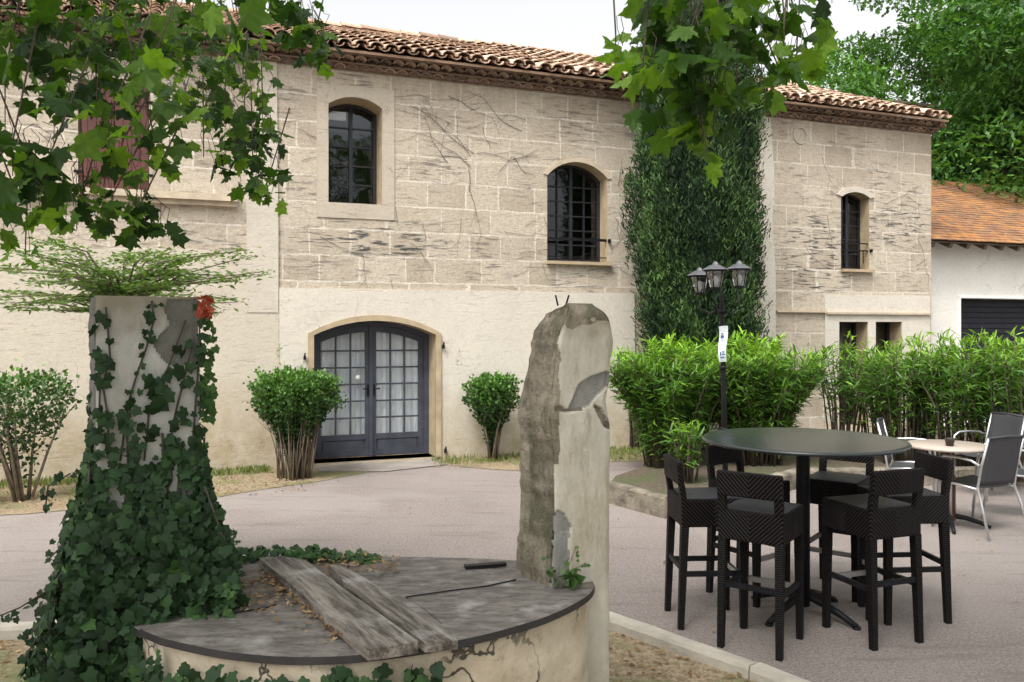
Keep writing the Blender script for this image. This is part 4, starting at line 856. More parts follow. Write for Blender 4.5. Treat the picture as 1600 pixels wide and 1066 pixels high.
# cracks in the drum: thin dark recessed lines built as narrow wedges
def pillar(name, C, w_, l_, ztop, prof, mats, patches, seed, res=.006, cell=None, lab=None):
    """C: nearest corner; front face runs right, left face runs back. prof(z)->(dx_left, dx_right, dback, dfront)."""
    ux, uy = math.cos(PA), math.sin(PA); b = MB(); nf = int(w_/res); nl = int(l_/.012); nb = 6; nz = int(ztop/res)
    per = [(i/nf, 0, 'f') for i in range(nf)]+[(1, i/nl, 'r') for i in range(nl)]+[(1-i/nb, 1, 'b') for i in range(nb)]+[(0, 1-i/nl, 'l') for i in range(nl)]
    N = len(per); vs = []; fs = []; mi = []
    z0 = .0; levels = [z0+(ztop-z0)*(k/nz) for k in range(nz+1)]; kmin = 0
    for z in levels:
        xl, xr, yb, yf = prof(z)
        for (u, v, sd_) in per:
            X = -xl+(w_+xl+xr)*u; Yv = yf+(l_-yf-yb)*v
            am = {'f': .0025, 'r': .006, 'b': .006, 'l': .011}[sd_]; nzv = smooth_noise((X*3+u, Yv*3+v, z), 14, seed)*am+smooth_noise((X, Yv, z), 55, seed+3)*am*.5
            if sd_ == 'l': X -= nzv
            elif sd_ == 'f':
                Yv -= nzv*.6
                e = min(u, 1-u)
                if e < .06: Yv += (1-e/.06)**2*.012
            elif sd_ == 'r': X += nzv*.5
            px_ = None
            if sd_ == 'f':
                for poly, dep, m_ in patches:
                    if inpoly(X, z, poly): Yv += dep; break
            vs.append((C[0]+ux*X-uy*Yv-wo.x, C[1]+uy*X+ux*Yv-wo.y, z))
    for k in range(len(levels)-1):
        zc = (levels[k]+levels[k+1])/2; xl, xr, yb, yf = prof(zc)
        for i in range(N):
            fs.append((k*N+i, k*N+(i+1) % N, (k+1)*N+(i+1) % N, (k+1)*N+i)); u, v, sd_ = per[i]; m = {'f': 0, 'r': 0, 'b': 1, 'l': 1}[sd_]
            if sd_ == 'f':
                X = -xl+(w_+xl+xr)*(u+.5/nf)
                for poly, dep, m_ in patches:
                    if inpoly(X, zc, poly): m = m_; break
                if cell and cell(X, zc): m = 1
            if sd_ == 'l' and name == 'flat': m = 0
            mi.append(m)
    top = len(levels)-1; fs.append(tuple(top*N+i for i in range(N))); mi.append(1)
    b.add(vs, fs, 0, True); b.mi = mi; return b.build('pillar', mats, well)
def inpoly(x, y, p):
    r = False; j = len(p)-1
    for i in range(len(p)):
        if (p[i][1] > y) != (p[j][1] > y) and x < (p[j][0]-p[i][0])*(y-p[i][1])/(p[j][1]-p[i][1])+p[i][0]: r = not r
        j = i
    return r
CR = (.169, 3.36)
def fx(px, py, C):                       # photo point on a pillar's front face -> (X, z) on that face
    k = (px-800)/F; ux, uy = math.cos(PA), math.sin(PA); X = (k*C[1]-C[0])/(ux-k*uy); Y = C[1]+uy*X; return (X, CH-(py-HZ)/F*Y)
def lerpt(tab, z):
    if z <= tab[0][0]: return tab[0][1]
    for (a, v), (c, w2) in zip(tab, tab[1:]):
        if z <= c: return v+(w2-v)*(z-a)/(c-a)
    return tab[-1][1]
zf = lambda py: CH-(py-HZ)/F*3.45
tl = sorted([(zf(908), 0.0), (zf(762), 0.0), (zf(713), -.004), (zf(625), -.02), (zf(581), -.035), (zf(528), -.04), (zf(489), -.075), (zf(478), -.12)])   # left face slides right going up
ta = sorted([(zf(908), .01), (zf(791), -.01), (zf(713), -.006), (zf(650), .012), (zf(600), 0), (zf(537), -.02), (zf(505), -.05), (zf(480), -.09)])   # arris
tr_ = sorted([(zf(1000), 0), (zf(781), 0), (zf(690), .004), (zf(672), .006), (zf(650), -.006), (zf(628), -.022), (zf(600), -.004), (zf(581), .003), (zf(533), .02), (zf(500), .0), (zf(488), -.02), (zf(476), -.06)])
ztop = zf(474)
def profR(z):
    back = -lerpt(tl, z); hi = max(0, (z-(ztop-.06))/.06); return (lerpt(ta, z), lerpt(tr_, z), back*1.6+.05*hi*hi, .0+.04*hi*hi)
f_ = lambda pts: [fx(x, y, CR) for x, y in pts]
pR = [(f_([(888, 640), (905, 600), (925, 588), (948, 580), (962, 588), (948, 606), (930, 622), (922, 634), (905, 640)]), .010, 2),
      (f_([(872, 796), (882, 803), (893, 822), (889, 848), (890, 880), (884, 925), (850, 925), (860, 830)]), .008, 2),
      (f_([(868, 636), (876, 634), (884, 640), (912, 638), (912, 641), (884, 645), (866, 642)]), .014, 1),
      (f_([(927, 632), (940, 638), (950, 655), (956, 672), (945, 668), (936, 652)]), .02, 1)]
topn = lambda X, z: z > fx(900, 520, CR)[1]+.09*smooth_noise((X*8, 0, z*3), 1.5, 3)+(-.0) and smooth_noise((X, 3, z), 38, 9) > -.15 or z > ztop-.07+.02*smooth_noise((X, 0, z), 30) or (X < .03+.012*smooth_noise((0, 3, z), 26, 4) and z > 1.25)
pillar('r', CR, .277, .282, ztop, profR, [M['plaster'], M['mossy'], M['mortar']], pR, 3, cell=topn)
CL = (-1.5, 3.0); f2 = lambda pts: [fx(x, y, CL) for x, y in pts]
zl = CH-(463-HZ)/F*3.08
pL = [(f2([(262, 468), (330, 466), (330, 560), (300, 568), (278, 574), (262, 570), (250, 556), (242, 545), (240, 535), (252, 522), (264, 510), (262, 496), (256, 484)]), .008, 2)]
pillar('l', CL, .352, .34, zl, lambda z: (0, .004*math.sin(z*9), 0, .0), [M['plaster_l'], M['mortar_l'], M['mortar_l']], pL, 8, res=.008)
# iron stubs on the broken top
b = MB()
for px, dx in ((872, -4), (884, 5)): p = at(px, 478, 3.5)-wo; b = MB(); b.tube([p, p+Vector((dx*.0027, 0, .045))], .004, 5); b.build('iron_stub', M['iron'], well)

# cover
zt_ = CZ
def split_cover():
    t = thing('well_cover', (-.4, 3.2, CZ), 0, 'round grey wooden lid in two halves lying on the stone well', 'cover'); w0 = Vector((-.4, 3.2, CZ))
    seam = [onz(180, 985, CZ), onz(345, 972, CZ), onz(500, 952, CZ), onz(634, 932, CZ), onz(720, 920, CZ), onz(805, 907, CZ), onz(940, 905, CZ)]
    seamy = lambda x: np.interp(x, [p[0] for p in seam], [p[1] for p in seam])
    cover = outline
    fr = [p for p in cover]; 
    def clip(poly, front_):
        out = []
        for i in range(len(poly)):
            a, c = poly[i], poly[(i+1) % len(poly)]; fa = a[1]-seamy(a[0]); fc = c[1]-seamy(c[0])
            if (fa <= 0) == front_: out.append(a)
            if (fa <= 0) != (fc <= 0): k = fa/(fa-fc); out.append((a[0]+(c[0]-a[0])*k, a[1]+(c[1]-a[1])*k))
        return out
    for front_, dz in ((True, 0.), (False, -.008)):
        pl = clip(cover, front_)
        if front_:
            # walk the seam on the straight side
            pass
        b = MB(); q = [(p[0]-w0.x, p[1]-w0.y) for p in pl]; tris = tessellate_polygon([[Vector((x, y, 0)) for x, y in q]])
        n = len(q)
        fs = []
        for tr in tris:
            a, c, d = (q[i] for i in tr); cr = (c[0]-a[0])*(d[1]-a[1])-(c[1]-a[1])*(d[0]-a[0]); fs.append(tuple(tr) if cr > 0 else tuple(tr)[::-1])
        b.add([(x, y, dz) for x, y in q], fs, 0); b.add([(x, y, dz-.026) for x, y in q], [f[::-1] for f in fs], 1)
        b.add([(x, y, dz) for x, y in q]+[(x, y, dz-.026) for x, y in q], [(i, n+i, n+(i+1) % n, (i+1) % n) for i in range(n)], 1)
        o = b.build('lid_half', [M['lid_wood'], M['lid_edge']], t)
        if not front_:
            h = MB(); p = onz(726, 887, CZ); q2 = onz(790, 882, CZ); h.bar(Vector((p[0]-w0.x, p[1]-w0.y, .004)), Vector((q2[0]-w0.x, q2[1]-w0.y, .004)), .035, .012); h.build('handle', M['iron'], o)
    # thin splits / battens across the lid
    for pts in ([(634, 932), (700, 922), (760, 915), (806, 906)], [(634, 932), (660, 950), (690, 975)], [(345, 960), (380, 955), (412, 950), (430, 945)]):
        b = MB(); b.tube([Vector((*onz(x, y+random.uniform(-1, 1), CZ), CZ-.002))-w0 for x, y in pts], .003, 5); b.build('split', M['iron'], t)
split_cover()
def plank(name, pts, z, th, label, seed):
    random.seed(seed); c = Vector((sum(p[0] for p in pts)/len(pts), sum(p[1] for p in pts)/len(pts), z))
    d = Vector(pts[2])-Vector(pts[1]) ; ang = math.atan2((Vector(pts[-1])-Vector(pts[0])).y, (Vector(pts[-1])-Vector(pts[0])).x)
    Rm = Matrix.Rotation(-ang, 2); q = [tuple(Rm @ (Vector(p)-Vector(c[:2]))) for p in pts]; b = MB(); b.prism(q, 0, th); o = b.build(name, M['grey_wood'], None, c, ang)
    m = o.modifiers.new('b', 'BEVEL'); m.width = .003; m.segments = 1
    return tag(o, label, 'plank', 'planks on the well cover')
zp = CZ+.045; p_ = lambda x, y: onz(x, y, zp)
# long side first point -> last point runs along the plank
plank('wooden_plank', [p_(404, 870), p_(440, 868), p_(478, 874), p_(502, 893), p_(540, 920), p_(600, 962), p_(654, 1001), p_(612, 1008), p_(575, 1013)][::-1][0:1]+[p_(654, 1001), p_(600, 962), p_(540, 920), p_(502, 893), p_(478, 874), p_(440, 868), p_(404, 870)], CZ+.004, .038, 'wide weathered grey plank lying across the well lid, left of the two', 3)
plank('wooden_plank', [p_(664, 1000), p_(690, 998), p_(716, 995), p_(640, 945), p_(600, 918), p_(560, 893), p_(528, 879), p_(513, 878), p_(538, 905), p_(556, 914), p_(570, 925), p_(620, 966)], CZ+.004, .03, 'narrower split grey plank on the well lid, right of the wide one', 4)
# dry leaves on the lid
random.seed(12); RNG = np.random.default_rng(12)
def lidpt():
    r = random.random()
    if r < .55:
        k = random.random(); x, y = 412+(565-412)*k, 885+(1005-885)*k; return onz(x-random.expovariate(1/14.), y+random.uniform(-3, 14), CZ)
    if r < .8: return onz(random.uniform(345, 430), random.uniform(905, 965), CZ)
    return onz(random.uniform(500, 620), random.uniform(872, 900), CZ)
litter('dry_leaves', 700, lidpt, .012, .034, CZ+.003)

# ------------------------------------------------------------ ivy
random.seed(30); RNG = np.random.default_rng(30)
ivy = thing('ivy_plant', (*CL, 0), 0, 'dark green ivy climbing the left pillar and spilling round the well', 'ivy')
i0 = Vector((*CL, 0)); ux, uy = math.cos(PA), math.sin(PA)
def fw(X, z, out=0.): return Vector((CL[0]+ux*X+uy*out, CL[1]+uy*X-ux*out, z))          # on the front face
P, D, Up, S, T = [], [], [], [], []
def leafadd(p, nrm, s, t_, hang=.8):
    n_ = (Vector(nrm)+Vector([random.gauss(0, .38) for _ in range(3)])).normalized(); dn = Vector((random.gauss(0, .7), random.gauss(0, .7), -hang)); dn = (dn-n_*dn.dot(n_)).normalized()
    P.append((p-i0)[:]); D.append(dn[:]); Up.append(n_[:]); S.append(s); T.append(min(1, max(0, t_)))
FN = Vector((uy, -ux, 0)); LN = Vector((-ux, -uy, 0)); RN = -LN
stems = MB()
# single tendrils on the bare plaster (photo columns on the front face)
for pts, sz, dn_ in ([[(165, 480), (168, 510), (172, 560), (160, 600), (168, 650), (170, 700)], .05, 14], [[(237, 470), (240, 500), (228, 545), (215, 580), (203, 620), (195, 660), (188, 720)], .027, 30],
                    [[(290, 500), (275, 540), (262, 575), (245, 605), (232, 650), (225, 720)], .058, 15], [[(300, 540), (285, 600), (270, 660), (262, 720)], .045, 16], [[(205, 620), (198, 680), (200, 740)], .045, 12], [[(310, 470), (312, 540), (306, 620), (300, 700)], .04, 16], [[(152, 540), (156, 600), (154, 680)], .045, 14]):
    q = [fw(*fx(x, y, CL), .006) for x, y in pts]; stems.tube([p-i0 for p in q], [.0035]*len(q), 5)
    for k in range(dn_):
        f = random.random()*(len(q)-1); i = int(f); p = q[i].lerp(q[i+1], f-i)+FN*random.uniform(.008, .025)+Vector((random.gauss(0, .018), 0, random.gauss(0, .01))); leafadd(p, FN, sz*random.uniform(.6, 1.15), random.gauss(.3, .12))
# cover density rising downwards
def dens(z): return min(1, max(0, (1.58-z)/.5))
for k in range(13000):
    z = random.uniform(.3, 1.68)
    if random.random() > dens(z)**1.7: continue
    u = random.random(); thick = .012+.13*max(0, (1.4-z))*random.random()
    g = max(0, 1.35-z); side = random.random()
    if side < .56:
        X = random.uniform(-.0-.2*g, .37+.16*g)
        if z > 1.3 and .0 < X < .3 and smooth_noise((X, 0, z), 16, 5) > -.2 and random.random() < .8: continue
        if z > 1.08 and smooth_noise((X, 0, z), 22, 9) > .5: continue
        p = fw(X, z, thick); nrm = FN
    elif side < .8: p = fw(-.01-.26*g*random.random()-thick*.12, z, -random.uniform(0, .3)); nrm = LN+FN*.3
    else: p = fw(.36+.2*g*random.random()+thick*.3, z, -random.uniform(-.05, .3)); nrm = RN+FN*.4
    leafadd(p, nrm, random.choice((.6, .8, 1, 1.15))*random.uniform(.024, .05), random.gauss(.34, .2))
# second layer filling the foot
for k in range(3400):
    z = random.uniform(.15, 1.15); g = 1.3-z; X = random.uniform(.0-.2*g, .37+.2*g); leafadd(fw(X, z, random.uniform(.0, .07+.13*g)), FN, random.uniform(.03, .058), random.gauss(.3, .18))
# stray shoots on the left, yellowing leaves on the right edge
for pts in ([(110, 740), (75, 760), (70, 800)], [(110, 880), (70, 925), (30, 950), (0, 962)], [(110, 900), (60, 980), (40, 995)], [(100, 850), (70, 880)], [(320, 760), (345, 830), (352, 845)], [(100, 950), (55, 1000), (40, 1030)]):
    q = [at(x, y, 3.0) for x, y in pts]; stems.tube([p-i0 for p in q], .003, 5)
    for k in range(4*len(pts)):
        f = random.random()*(len(q)-1); i = int(f); leafadd(q[i].lerp(q[i+1], f-i)+Vector([random.gauss(0, .014) for _ in range(3)]), (0, -1, .2), random.uniform(.015, .034), random.gauss(.25, .12))
for k in range(90): leafadd(fw(.36+random.uniform(0, .05), random.uniform(1.45, 1.85), random.uniform(-.08, .03)), FN+RN*.3, random.uniform(.02, .04), random.gauss(.85, .12))
# ivy over the lid edge and hanging below the rim
for k in range(1250):
    r = random.random()
    if r < .4: x, y = random.uniform(300, 372), random.uniform(860, 965); p = Vector((*onz(x, max(y, 862), CZ), CZ))+Vector((0, 0, random.uniform(0, .1))); nr_ = (0, -.6, .8)
    elif r < .65: x = random.uniform(350, 590); p = Vector((*onz(x, 868+random.uniform(0, 10), CZ), CZ+random.uniform(0, .05)*(1 if x < 520 else .4))); nr_ = (0, -.5, .9)
    else:
        i = int(random.random()**1.2*9); p = Vector((*front_rim[i], CZ-.04-random.random()**.7*(.32-.026*i))); p = p+Vector((random.uniform(-.05, .05), -.01-random.uniform(0, .04), 0)); nr_ = (-.1, -1, .2)
    leafadd(p, nr_, random.uniform(.018, .04) if r < .65 else random.uniform(.03, .055), random.gauss(.62 if r < .65 else .4, .2))
leaves('foliage', T_IVY, P, D, Up, S, np.array(T), M['ivy_leaf'], ivy, xs=1.0)
for k in range(16):
    z0_ = random.uniform(.2, .5); X = random.uniform(-.05, .4); pts = [fw(X, z0_, .03)]
    for j in range(8): X += random.uniform(-.03, .03); pts.append(fw(min(.37, max(-.03, X)), z0_+(j+1)*random.uniform(.1, .13), .01))
    stems.tube([p-i0 for p in pts], [.006]*4+[.004]*5, 5)
stems.build('stem', M['dead_vine'], ivy)
n = 26; pp = [at(320+random.gauss(0, 4), 478+random.uniform(-16, 14), 3.12)-i0 for _ in range(n)]; leaves('red_leaves', T_IVY, [p[:] for p in pp], rdir(n, (0, 0, -.8)), rdir(n, (0, -1.4, 0)), RNG.uniform(.02, .035, n), RNG.uniform(0, 1, n), M['red_leaf'], ivy)
# weed on the lid at the foot of the right pillar
wd_ = thing('weed_plant', (*onz(885, 918, CZ), CZ), 0, 'small green weed sprouting at the foot of the broken pillar', 'plant'); w1 = Vector(wd_.location); b = MB(); P, D, S = [], [], []
for pts in ([(872, 917), (888, 885), (900, 856)], [(885, 917), (905, 885), (915, 880)], [(880, 917), (862, 890), (852, 880)], [(885, 917), (895, 900), (908, 905)]):
    q = [at(x, y, w1.y-.02)-w1 for x, y in pts]; b.tube(q, .003, 5)
    for k in range(13): f = random.random()*2; i = int(f); P.append((q[i].lerp(q[i+1], f-i)+Vector([random.gauss(0, .013) for _ in range(3)]))[:]); D.append((random.gauss(0, 1), random.gauss(0, .6), random.gauss(.1, .6))); S.append(random.uniform(.014, .03))
for k in range(8): P.append((random.uniform(-.02, .06), -.02, random.uniform(0, .05))); D.append((random.gauss(0, 1), -.4, .3)); S.append(random.uniform(.03, .06))
b.build('stem', M['bark_pale'], wd_); leaves('foliage', T_OVAL, P, D, rdir(len(P), (0, -1, .8)), S, RNG.uniform(.1, .6, len(P)), M['box_leaf'], wd_, xs=1.8)

# ------------------------------------------------------------ bar table and stools
TC = (1.84, 5.26)
tb_ = thing('bar_table', (*TC, 0), 0, 'tall round dark bar table ringed by black wicker stools', 'table')
b = MB(); b.lathe([(.0, 1.075), (.59, 1.075), (.616, 1.082), (.622, 1.09), (.616, 1.1), (.59, 1.102), (0, 1.102)], n=72); b.build('tabletop', M['table_top'], tb_)
b = MB(); b.lathe([(.042, .05), (.042, 1.0), (.042, 1.075)], n=20); b.build('column', M['iron'], tb_)
for k in range(4):
    a = R(38+90*k); d = Vector((math.cos(a), math.sin(a), 0)); b = MB(); b.tube([d*.03+U*.12, d*.12+U*.1, d*.25+U*.06, d*.36+U*.015], [.028, .026, .022, .018], 8); b.lathe([(.025, 0), (.025, .012)], c=tuple(d*.36), n=10); b.build('foot', M['iron'], tb_)
b = MB(); 
for k in range(2): b.bar((-.35, 0, 1.06), (.35, 0, 1.06), .04, .03) if k == 0 else b.bar((0, -.35, 1.06), (0, .35, 1.06), .04, .03)
b.build('support', M['iron'], tb_)
def rounded_box(b, c, d, r=.012, mi=0):
    b.box(c, d, mi=mi)
def stool():
    t = thing('bar_stool')      # faces +x, back at -x
    w_, d_ = .37, .40
    b = MB(); b.box((.0, 0, .695), (d_, w_, .17)); o = b.build('apron', M['wicker'], t); o.modifiers.new('b', 'BEVEL').width = .012; o.modifiers[0].segments = 3
    b = MB(); N = 14; vs = []
    for i in range(N+1):
        for j in range(N+1):
            x, y = -d_/2+.03+(d_-.04)*i/N, -w_/2+.012+(w_-.024)*j/N; vs.append((x, y, .7805+.012*math.sin(math.pi*i/N)**.5*math.sin(math.pi*j/N)**.5))
    b.add(vs, [(i*(N+1)+j, (i+1)*(N+1)+j, (i+1)*(N+1)+j+1, i*(N+1)+j+1) for i in range(N) for j in range(N)], 0, True); b.build('seat', M['wicker_seat'], t)
    b = MB(); b.box((-d_/2-.004, 0, .93), (.035, w_, .14), M4=Matrix.Rotation(R(-5), 3, 'Y')); 
    for s_ in (-1, 1): b.bar((-d_/2+.018, s_*(w_/2-.025), .77), (-d_/2+.004, s_*(w_/2-.025), .87), .05, .035, (1, 0, 0))
    o = b.build('backrest', M['wicker'], t); o.modifiers.new('b', 'BEVEL').width = .008; o.modifiers[0].segments = 2
    for sx in (-1, 1):
        for sy in (-1, 1):
            b = MB(); top = Vector((sx*(d_/2-.024), sy*(w_/2-.024), .62)); bt = Vector((sx*(d_/2-.02+(.02 if sx < 0 else .0)), sy*(w_/2-.02), 0))
            r0, r1 = .023, .017; vs = [bt+Vector((x*r1, y*r1, 0)) for x, y in ((-1, -1), (1, -1), (1, 1), (-1, 1))]+[top+Vector((x*r0, y*r0, 0)) for x, y in ((-1, -1), (1, -1), (1, 1), (-1, 1))]
            b.add(vs, [(3, 2, 1, 0), (4, 5, 6, 7), (0, 1, 5, 4), (1, 2, 6, 5), (2, 3, 7, 6), (3, 0, 4, 7)]); b.build('leg', M['wicker_leg'], t)
    for p, q, mt in (((.18, -.165, .3), (.18, .165, .3), 'alu_rail'), ((-.19, -.165, .36), (-.19, .165, .36), 'iron'), ((-.185, -.165, .33), (.18, -.165, .33), 'iron'), ((-.185, .165, .33), (.18, .165, .33), 'iron')):
        b = MB(); b.bar(p, q, .02, .03); b.build('footrest' if mt == 'alu_rail' else 'stretcher', M[mt], t)
    return t
st0 = stool()
for i, (x, y, h, lab) in enumerate([(1.43, 4.77, 55, 'front left black wicker bar stool, its back to the viewer'),
        (2.11, 4.9, 110, 'black wicker bar stool at the front right, herringbone back facing the viewer'),
        (1.2, 5.15, 3, 'black wicker bar stool on the left of the bar table, seen from the side'),
        (2.45, 5.23, 184, 'black wicker bar stool at the far right, half behind the front right one'),
        (1.60, 5.62, -52, 'black wicker bar stool behind the bar table on the left, facing the viewer'),
        (2.24, 5.72, -128, 'black wicker bar stool behind the bar table on the right, facing the viewer')]):
    o = st0 if i == 0 else copy_tree(st0); o.location = (x, y, 0); o.rotation_euler.z = R(h); tag(o, lab, 'bar stool', 'wicker stools around the bar table')

# ------------------------------------------------------------ cafe table, chairs
TX, TY = 3.97, 7.57
ct = thing('cafe_table', (TX, TY, 0), 0, 'low round cafe table with speckled beige top and dark curved feet', 'table')
b = MB(); b.lathe([(0, .715), (.35, .715), (.362, .722), (.362, .735), (.355, .742), (0, .742)], n=48); b.build('tabletop', M['beige_top'], ct)
b = MB(); b.lathe([(.06, .06), (.06, .46), (.05, .47), (.05, .7), (.06, .715)], n=16); b.build('column', M['brown_wood'], ct)
b = MB(); 
for k in range(3): a = R(20+120*k); b.tube([(math.cos(a)*.065, math.sin(a)*.065, .05), (math.cos(a)*.065, math.sin(a)*.065, .7)], .012, 6)
b.build('trim_rod', M['alu'], ct)
for k in range(4):
    a = R(-20+90*k); d = Vector((math.cos(a), math.sin(a), 0)); b = MB(); b.tube([d*.03+U*.1, d*.14+U*.085, d*.26+U*.05, d*.34+U*.015], [.024, .022, .02, .015], 8); b.build('foot', M['iron'], ct)
pot = MB(); pot.lathe([(.03, 0), (.042, .06), (.046, .062), (.046, .07), (.038, .07), (.034, .05), (0, .05)], n=20); o = pot.build('small_pot', M['plastic_pot'], None, (*onz(1484, 697, .742), .742)); tag(o, 'small dark pot standing on the speckled cafe table', 'pot')
def chair():
    t = thing('cafe_chair'); r = .0115     # faces +x
    for s_ in (-1, 1):
        y = s_*.25
        b = MB(); pts = [(.27, y, 0), (.235, y, .3), (.22, y, .55), (.2, y, .62), (.14, y, .66), (0, y, .665), (-.13, y, .655), (-.2, y*.96, .62)]; b.tube(pts, r, 8); b.build('arm', M['alu'], t)
        b = MB(); b.tube([(-.3, y*.98, 0), (-.22, y*.95, .28), (-.17, y*.9, .42), (-.2, y*.88, .6), (-.265, y*.86, .86)], r, 8); b.build('rear_leg', M['alu'], t)
        b = MB(); b.tube([(.23, y*.97, .43), (.0, y*.93, .425), (-.17, y*.9, .41)], r, 8); b.build('seat_rail', M['alu'], t)
    b = MB(); N = 10; vs = []
    for i in range(N+1):
        f = i/N; x = .24-.4*f; z = .445-.02*f-.015*math.sin(math.pi*f)
        for j in range(7): g = j/6; vs.append((x, -.23+.46*g, z-.012*math.sin(math.pi*g)))
    b.add(vs, [(i*7+j, i*7+j+1, (i+1)*7+j+1, (i+1)*7+j) for i in range(N) for j in range(6)], 0, True); b.build('seat', M['mesh_cloth'], t)
    b = MB(); vs = []
    for i in range(N+1):
        f = i/N; z = .44+.43*f; x = -.175-.09*f+.0*f
        for j in range(7): g = j/6; vs.append((x-.02*math.sin(math.pi*g), -.225+.45*g, z+(.01*math.sin(math.pi*g) if i == N else 0)))
    b.add(vs, [(i*7+j, (i+1)*7+j, (i+1)*7+j+1, i*7+j+1) for i in range(N) for j in range(6)], 0, True); o = b.build('backrest', M['mesh_cloth'], t); s2_ = o.modifiers.new('s', 'SOLIDIFY'); s2_.thickness = .006
    b = MB(); b.tube([(-.265, -.215, .86), (-.285, 0, .872), (-.265, .215, .86)], .012, 8); b.build('top_rail', M['mesh_cloth'], t)
    return t
ch0 = chair()
for i, (x, y, h, lab) in enumerate([(4.15, 7.4, 112, 'aluminium cafe chair with dark sling right of the cafe table, nearest to the viewer'),
        (3.98, 8.35, -30, 'aluminium cafe chair with dark sling left of the cafe table, facing it'),
        (5.12, 8.95, 195, 'farther aluminium cafe chair by the oleanders behind the cafe table'),
        (4.78, 8.0, 160, 'aluminium cafe chair at the right edge just behind the nearest one')]):
    o = ch0 if i == 0 else copy_tree(ch0); o.location = (x, y, 0); o.rotation_euler.z = R(h); tag(o, lab, 'chair', 'cafe chairs at the right')

# ------------------------------------------------------------ lamp post
LY = 7.4; lx, _ = (1134-800)/F*LY, 0
lp = thing('lamp_post', (lx, LY, 0), 0, 'black lamp post with three lanterns and a paper notice, behind the bar table', 'lamp post')
b = MB(); b.lathe([(.09, 0), (.09, .06), (.05, .12), (.04, .3), (.028, .34)], n=16); b.build('base', M['iron'], lp)
lean = Vector((-.035, 0, 0)); b = MB(); b.tube([(0, 0, .3), lean*.5+U*1.2, lean+U*2.0, lean+U*2.15], [.026, .024, .02, .012], 12)
for z in (.9, 1.45, 1.95): b.lathe([(.02, -.02), (.034, -.012), (.034, .012), (.02, .02)], c=(lean.x*z/2, 0, z), n=14)
b.build('pole', M['iron'], lp)
heads = [(-.10, -.18, 2.13), (.15, -.02, 2.15), (-.17, .12, 2.10)]
for hx, hy, hz in heads:
    b = MB(); c = Vector((lean.x+hx, hy, hz)); s_ = lean+U*1.98; dv = Vector((hx, hy, 0)); b.tube([s_, s_+dv*.5-U*.05, s_+dv*1.0-U*.0, Vector((c.x, c.y, c.z-.02))], [.01, .009, .009, .008], 8)
    arm_ = b.build('arm', M['iron'], lp)
    b = MB(); n6 = 6; b.lathe([(.02, 0), (.055, .015), (.055, .025)], c=c, n=6, sm=False)
    for k in range(6):
        a = 2*math.pi*k/6; b.tube([c+Vector((math.cos(a)*.052, math.sin(a)*.052, .02)), c+Vector((math.cos(a)*.085, math.sin(a)*.085, .165))], .005, 5)
    b.lathe([(.088, .16), (.105, .165), (.105, .175)], c=c, n=6, sm=False)
    ln = b.build('lantern', M['iron'], lp)
    b = MB(); b.lathe([(.115, .176), (.105, .185), (.05, .215), (.03, .222), (.02, .24), (.008, .25)], c=c, n=6, sm=False); b.build('lantern_roof', M['lantern_top'], ln)
    b = MB(); 
    for k in range(6):
        a, a2 = 2*math.pi*k/6, 2*math.pi*(k+1)/6; b.add([c+Vector((math.cos(q)*rr, math.sin(q)*rr, zz)) for q, rr, zz in ((a, .049, .025), (a2, .049, .025), (a2, .082, .16), (a, .082, .16))], [(0, 1, 2, 3)])
    b.build('pane', M['glass_lamp'], ln)
    b = MB(); b.lathe([(.01, .03), (.02, .06), (.028, .09), (.02, .12), (.0, .13)], c=c, n=12); b.build('bulb', M['white'], ln)
n0 = at(1123, 510, LY-.04); b = MB(); NQ = 12; vs = []
for i in range(NQ+1):
    f = i/NQ; p = at(1123+1*math.sin(f*7), 510+56*f, LY-.045+.012*math.sin(f*6)); q = at(1137-2.5*f+1*math.sin(f*7), 509+56*f, LY-.04+.012*math.sin(f*6+.6)); vs += [p[:], q[:]]
nloc = vs[0]; b.add([Vector(v)-Vector(nloc) for v in vs], [(2*i, 2*i+1, 2*i+3, 2*i+2) for i in range(NQ)])
nt_ = b.build('sheet', M['paper'])
notice = thing('paper_notice', nloc, 0, 'narrow white paper notice with blue marks hanging on the lamp post', 'notice'); nt_.parent = notice
nt_.modifiers.new('s', 'SOLIDIFY').thickness = .001
b = MB()
for (x0, y0, w2, h2) in ((1126, 524, 5, 5), (1127, 521, 3, 2), (1125, 550, 2, 6), (1128, 553, 5, 2), (1128, 549, 4, 2), (1125, 558, 7, 2)):
    p = at(x0, y0, LY-.064)-Vector(nloc); k = LY/F; b.add([p, p+Vector((w2*k, 0, 0)), p+Vector((w2*k, 0, -h2*k)), p+Vector((0, 0, -h2*k))], [(3, 2, 1, 0)])
b.build('printed_marks', M['ink'], notice)

